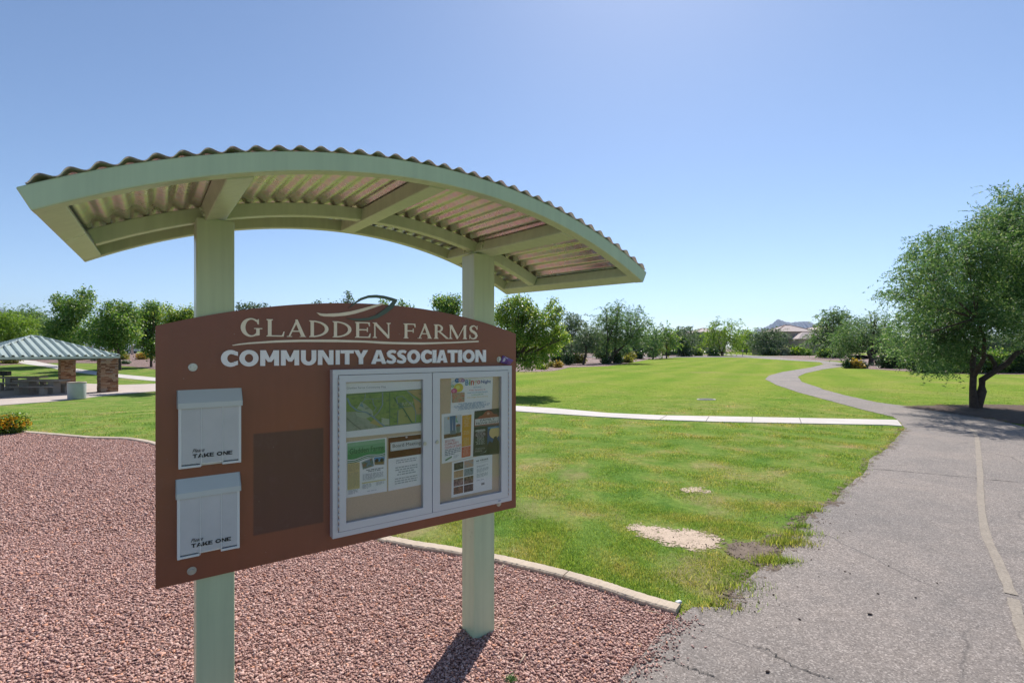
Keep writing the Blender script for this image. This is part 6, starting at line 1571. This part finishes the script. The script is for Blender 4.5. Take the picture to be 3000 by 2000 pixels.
# valve box lid in the lawn
p = gp(*Z7S((1217, 43))); root = empty('valve_box', p, .1); tag(root, 'oval dark valve box lid set in the lawn', 'valve box')
b = MB(); b.lathe((0, 0, 0), [(0, .03), (.20, .03), (.22, .022), (.22, -.02)], 24); b.v = [(x * 1.15, y * .8, z) for x, y, z in b.v]; b.build('lid', simple('dark_lid', (.05, .045, .04), .8), root)
b = MB(); b.lathe((0, 0, 0), [(.225, .024), (.27, .02), (.28, -.02)], 24); b.v = [(x * 1.15, y * .8, z) for x, y, z in b.v]; b.build('collar', M['walk'], root)
# white posts and a car along the street
for px, D in ((455 / 3.137, 82), (1215 / 3.137, 84), (1420 / 3.137, 86), (835 / 3.137, 83)):
    g = at(px, D); b = MB(); b.lathe((0, 0, 0), [(0, -.1), (.18, -.1), (.18, 1.55), (.24, 1.57), (.24, 1.66), (.10, 1.76), (0, 1.78)], 12)
    o = b.build('street_post', M['frame'], None, g); tag(o, 'white post with a cap beside the street behind the shelter', 'post', 'white posts along the street')
def car(px, D, rz, label):
    g = at(px, D); root = empty('parked_car', (g.x, g.y, g.z + .03), rz); tag(root, label, 'car')
    prof = [(-2.2, .35), (-2.25, .75), (-2.1, .98), (-1.55, 1.05), (-.95, 1.45), (.45, 1.48), (1.15, 1.02), (1.95, .90), (2.2, .70), (2.2, .35)]
    b = MB(); n = len(prof); b.slab([(p[0], p[1]) for p in prof], lambda p, f: (p[0], -.86 if f else .86, p[1])); b.slab([(p[0], p[1]) for p in prof], lambda p, f: (p[0], .86 if f else -.86, p[1]))
    body = b.build('body', simple('white_car_paint', (.62, .62, .63), .25), root, bevel=.06)
    for s in (-1, 1):
        b = MB(); b.slab([(-1.4, 1.07), (-.92, 1.40), (.40, 1.42), (1.0, 1.05)], lambda p, f, s=s: (p[0], s * (.872 if f else .85), p[1])); b.build('side_window', M['win'], root)
        for x in (-1.35, 1.35):
            b = MB(); b.tube([(x, s * .70, .33), (x, s * .90, .33)], .33, 20); w = b.build('wheel', simple('tyre', (.02, .02, .02), .8), root)
            b = MB(); b.tube([(x, s * .88, .33), (x, s * .91, .33)], .2, 14); b.build('rim', M['steel'], w)
car(1285 / 3.137, 96, .1, 'white car on the street behind the slim leafy tree')
# the mass of trees beyond the park
def far_wood():
    rr = random.Random(9); lobs = []
    for i in range(230):
        t = i / 229; x = -75 + 405 * t + rr.uniform(-3, 3); y = 205 - 60 * (1 - min(1, abs(t - .1) * 3)) * 0 + rr.uniform(-10, 18) + (30 if x > 60 else 0)
        if 88 < x < 108: y += 40
        r = rr.uniform(2.2, 4.2); z = rr.uniform(1.0, 4.2)
        lobs.append(((x, y, ground(x, y) + z), (r * 1.4, r, r)))
    V, Fa = leaf_arrays(lobs, 1.9 * 2 / (.9 * .5), .9, .5, np.random.default_rng(5), .16)
    tag(link('distant_wood', mesh_np('distant_wood', V, Fa), M['L_grey']), kind='stuff')
far_wood()
# mountains
M['mount'] = simple('bare_rock_slope', (.12, .115, .13), .95, var=.2, nscale=.004)
def mountain(name, D, pts, depth=900, seed=1):
    rr = random.Random(seed); b = MB(); rows = 7; cols = []
    P = []
    for a, c in zip(pts, pts[1:]):
        for i in range(6):
            t = i / 6; P.append((a[0] + (c[0]-a[0]) * t, a[1] + (c[1]-a[1]) * t + rr.uniform(-1.2, 1.2) * (1 if i else .3)))
    P.append(pts[-1]); vs = []
    for (px, py) in P:
        x = (px - CX) / F * D; h = max(2, hz(py, D))
        for j in range(rows):
            f = abs(j - 3) / 3; y = D + (j - 3) / 3 * depth
            vs.append((x * (y / D) ** .3 + rr.uniform(-25, 25) * (f > 0), y, -5 + (h + 5) * (1 - f) ** 1.25 * (rr.uniform(.85, 1.1) if 0 < f < 1 else 1)))
    n = len(P)
    b.add(vs, [(i*rows+j, (i+1)*rows+j, (i+1)*rows+j+1, i*rows+j+1) for i in range(n-1) for j in range(rows-1)], 0)
    return tag(b.build(name, M['mount'], flip=False), kind='structure')
mountain('mountain', 7200, [Z3(p) for p in ((860, 372), (920, 345), (990, 325), (1040, 300), (1075, 282), (1100, 258), (1120, 250), (1150, 260), (1185, 272), (1240, 278), (1300, 270), (1345, 268), (1385, 270), (1420, 286), (1470, 298), (1560, 330), (1700, 372), (1850, 400))])
mountain('mountain', 8200, [(-420, 960), (-260, 920), (-120, 900), (-30, 902), (8, 906), (32, 914), (70, 930), (150, 955), (300, 985), (420, 1015)], 1100, 5)

# ------------------------------------------------------------------ small litter
def bit(px, py, s, seed):
    p = gp(px, py); rr = random.Random(seed); V0, F0 = ico(); rg_ = np.random.default_rng(seed)
    V = V0 * rg_.uniform(.6, 1.2, (12, 1)) * (s * 1.3, s * .7, s * .5); V[:, 2] += s * .35 + .011
    o = link('dry_pod', mesh_np('dry_pod', V, F0), M['pod'], None, p, rr.uniform(0, 3)); return o
M['pod'] = simple('dry_pod_brown', (.07, .045, .035), .9)
for i, (x, y) in enumerate(((280, 1213), (945, 1087), (730, 1065), (790, 903), (130, 1070), (45, 1115), (540, 937), (570, 948), (603, 606), (810, 240), (625, 402), (1070, 1005))):
    tag(bit(*Z8((x, y)), .009 if i < 6 else .008, i), 'little dark dry pod lying on the asphalt path', 'pod', 'dry pods on the path')
tag(bit(*Z8((684, 1184)), .014, 31), 'largest dark seed pod in the middle of the asphalt path', 'pod'); tag(bit(*Z8((95, 1518)), .013, 32), 'dark seed pod near the long crack at the bottom of the path', 'pod')
M['straw'] = simple('bleached_twig', (.52, .42, .30), .8)
for (lb, x0, y0, x1, y1) in (('pale twig on the gravel left of the right post', 275, 640, 325, 680), ('pale curved straw right of the right post by the edging', 845, 660, 885, 612), ('white straw lying on the gravel right of the post base', 1200, 922, 1252, 892), ('pale stick at the lower end of the edging on the gravel', 1870, 935, 1975, 968), ('thin bent straw on the gravel at the bottom beside the post shadow', 990, 1310, 1030, 1240), ('short twig on the gravel near the path', 1800, 1165, 1835, 1190)):
    a, c = gp(*Z6S((x0, y0))), gp(*Z6S((x1, y1))); m = (a + c) / 2; b = MB(); hh = Vector((0, 0, .022))
    b.tube([a - m + hh, (c - a) * .1 + Vector((.006, .004, .028)), c - m + hh], [.0028, .0032, .002], 6); o = b.build('twig', M['straw'], None, m); tag(o, lb, 'twig')
p = gp(*Z7S((1043, 1332))); b = MB(); b.box((-.022, -.013, .012), (.022, .013, .032)); o = b.build('litter_scrap', simple('crumpled_scrap', (.5, .52, .56), .5), None, p, .5, bevel=.006); tag(o, 'crumpled pale scrap on the grass by the end of the edging', 'litter')

# ------------------------------------------------------------------ air, light, camera
b = MB(); b.box((-12500, -150, -8), (12500, 12500, 900))
hm = bpy.data.materials.new('haze_air'); hm.use_nodes = True; nt = hm.node_tree; nt.nodes.clear()
o_ = nt.nodes.new('ShaderNodeOutputMaterial'); v_ = nt.nodes.new('ShaderNodeVolumePrincipled'); v_.inputs['Color'].default_value = (.52, .70, 1.0, 1); v_.inputs['Density'].default_value = HAZE; v_.inputs['Anisotropy'].default_value = 0.3
nt.links.new(v_.outputs[0], o_.inputs['Volume'])
if HAZE: tag(b.build('haze', hm), kind='stuff')
w = bpy.data.worlds.new('World'); S.world = w; w.use_nodes = True; wt = w.node_tree; wt.nodes.clear()
wo = wt.nodes.new('ShaderNodeOutputWorld'); bg = wt.nodes.new('ShaderNodeBackground'); sk = wt.nodes.new('ShaderNodeTexSky')
sk.sky_type = 'NISHITA'; sk.sun_disc = False; sk.sun_elevation = R(SUN_EL); sk.sun_rotation = R(SUN_AZ); sk.altitude = 600; sk.air_density = AIR; sk.dust_density = DUST; sk.ozone_density = OZ
bg.inputs['Strength'].default_value = SKY; wt.links.new(sk.outputs[0], bg.inputs[0]); wt.links.new(bg.outputs[0], wo.inputs[0])
sd = Vector((math.sin(R(SUN_AZ)) * math.cos(R(SUN_EL)), math.cos(R(SUN_AZ)) * math.cos(R(SUN_EL)), math.sin(R(SUN_EL))))
ld = bpy.data.lights.new('sun', 'SUN'); ld.energy = SUN; ld.angle = R(.53); ld.color = (1, .95, .87)
lo = bpy.data.objects.new('sun', ld); lo.rotation_euler = sd.to_track_quat('Z', 'Y').to_euler(); lo.location = (0, 0, 30); COL.objects.link(lo)
cd = bpy.data.cameras.new('camera'); cam = bpy.data.objects.new('camera', cd); COL.objects.link(cam)
cam.location = (0, 0, EYE); cam.rotation_euler = (R(90), 0, 0); cd.sensor_width = 36; cd.lens = F / 3000 * 36; cd.shift_y = 22 / 3000; cd.clip_start = .05; cd.clip_end = 40000
S.camera = cam
S.view_settings.view_transform = 'Standard'; S.view_settings.look = 'None'; S.view_settings.exposure = EXPO; S.view_settings.gamma = 1; S.view_settings.use_curve_mapping = False
S.render.engine = 'CYCLES'; S.cycles.use_denoising = True; S.cycles.max_bounces = 8; S.cycles.transparent_max_bounces = 12; S.cycles.volume_bounces = 0; S.cycles.sample_clamp_indirect = 6
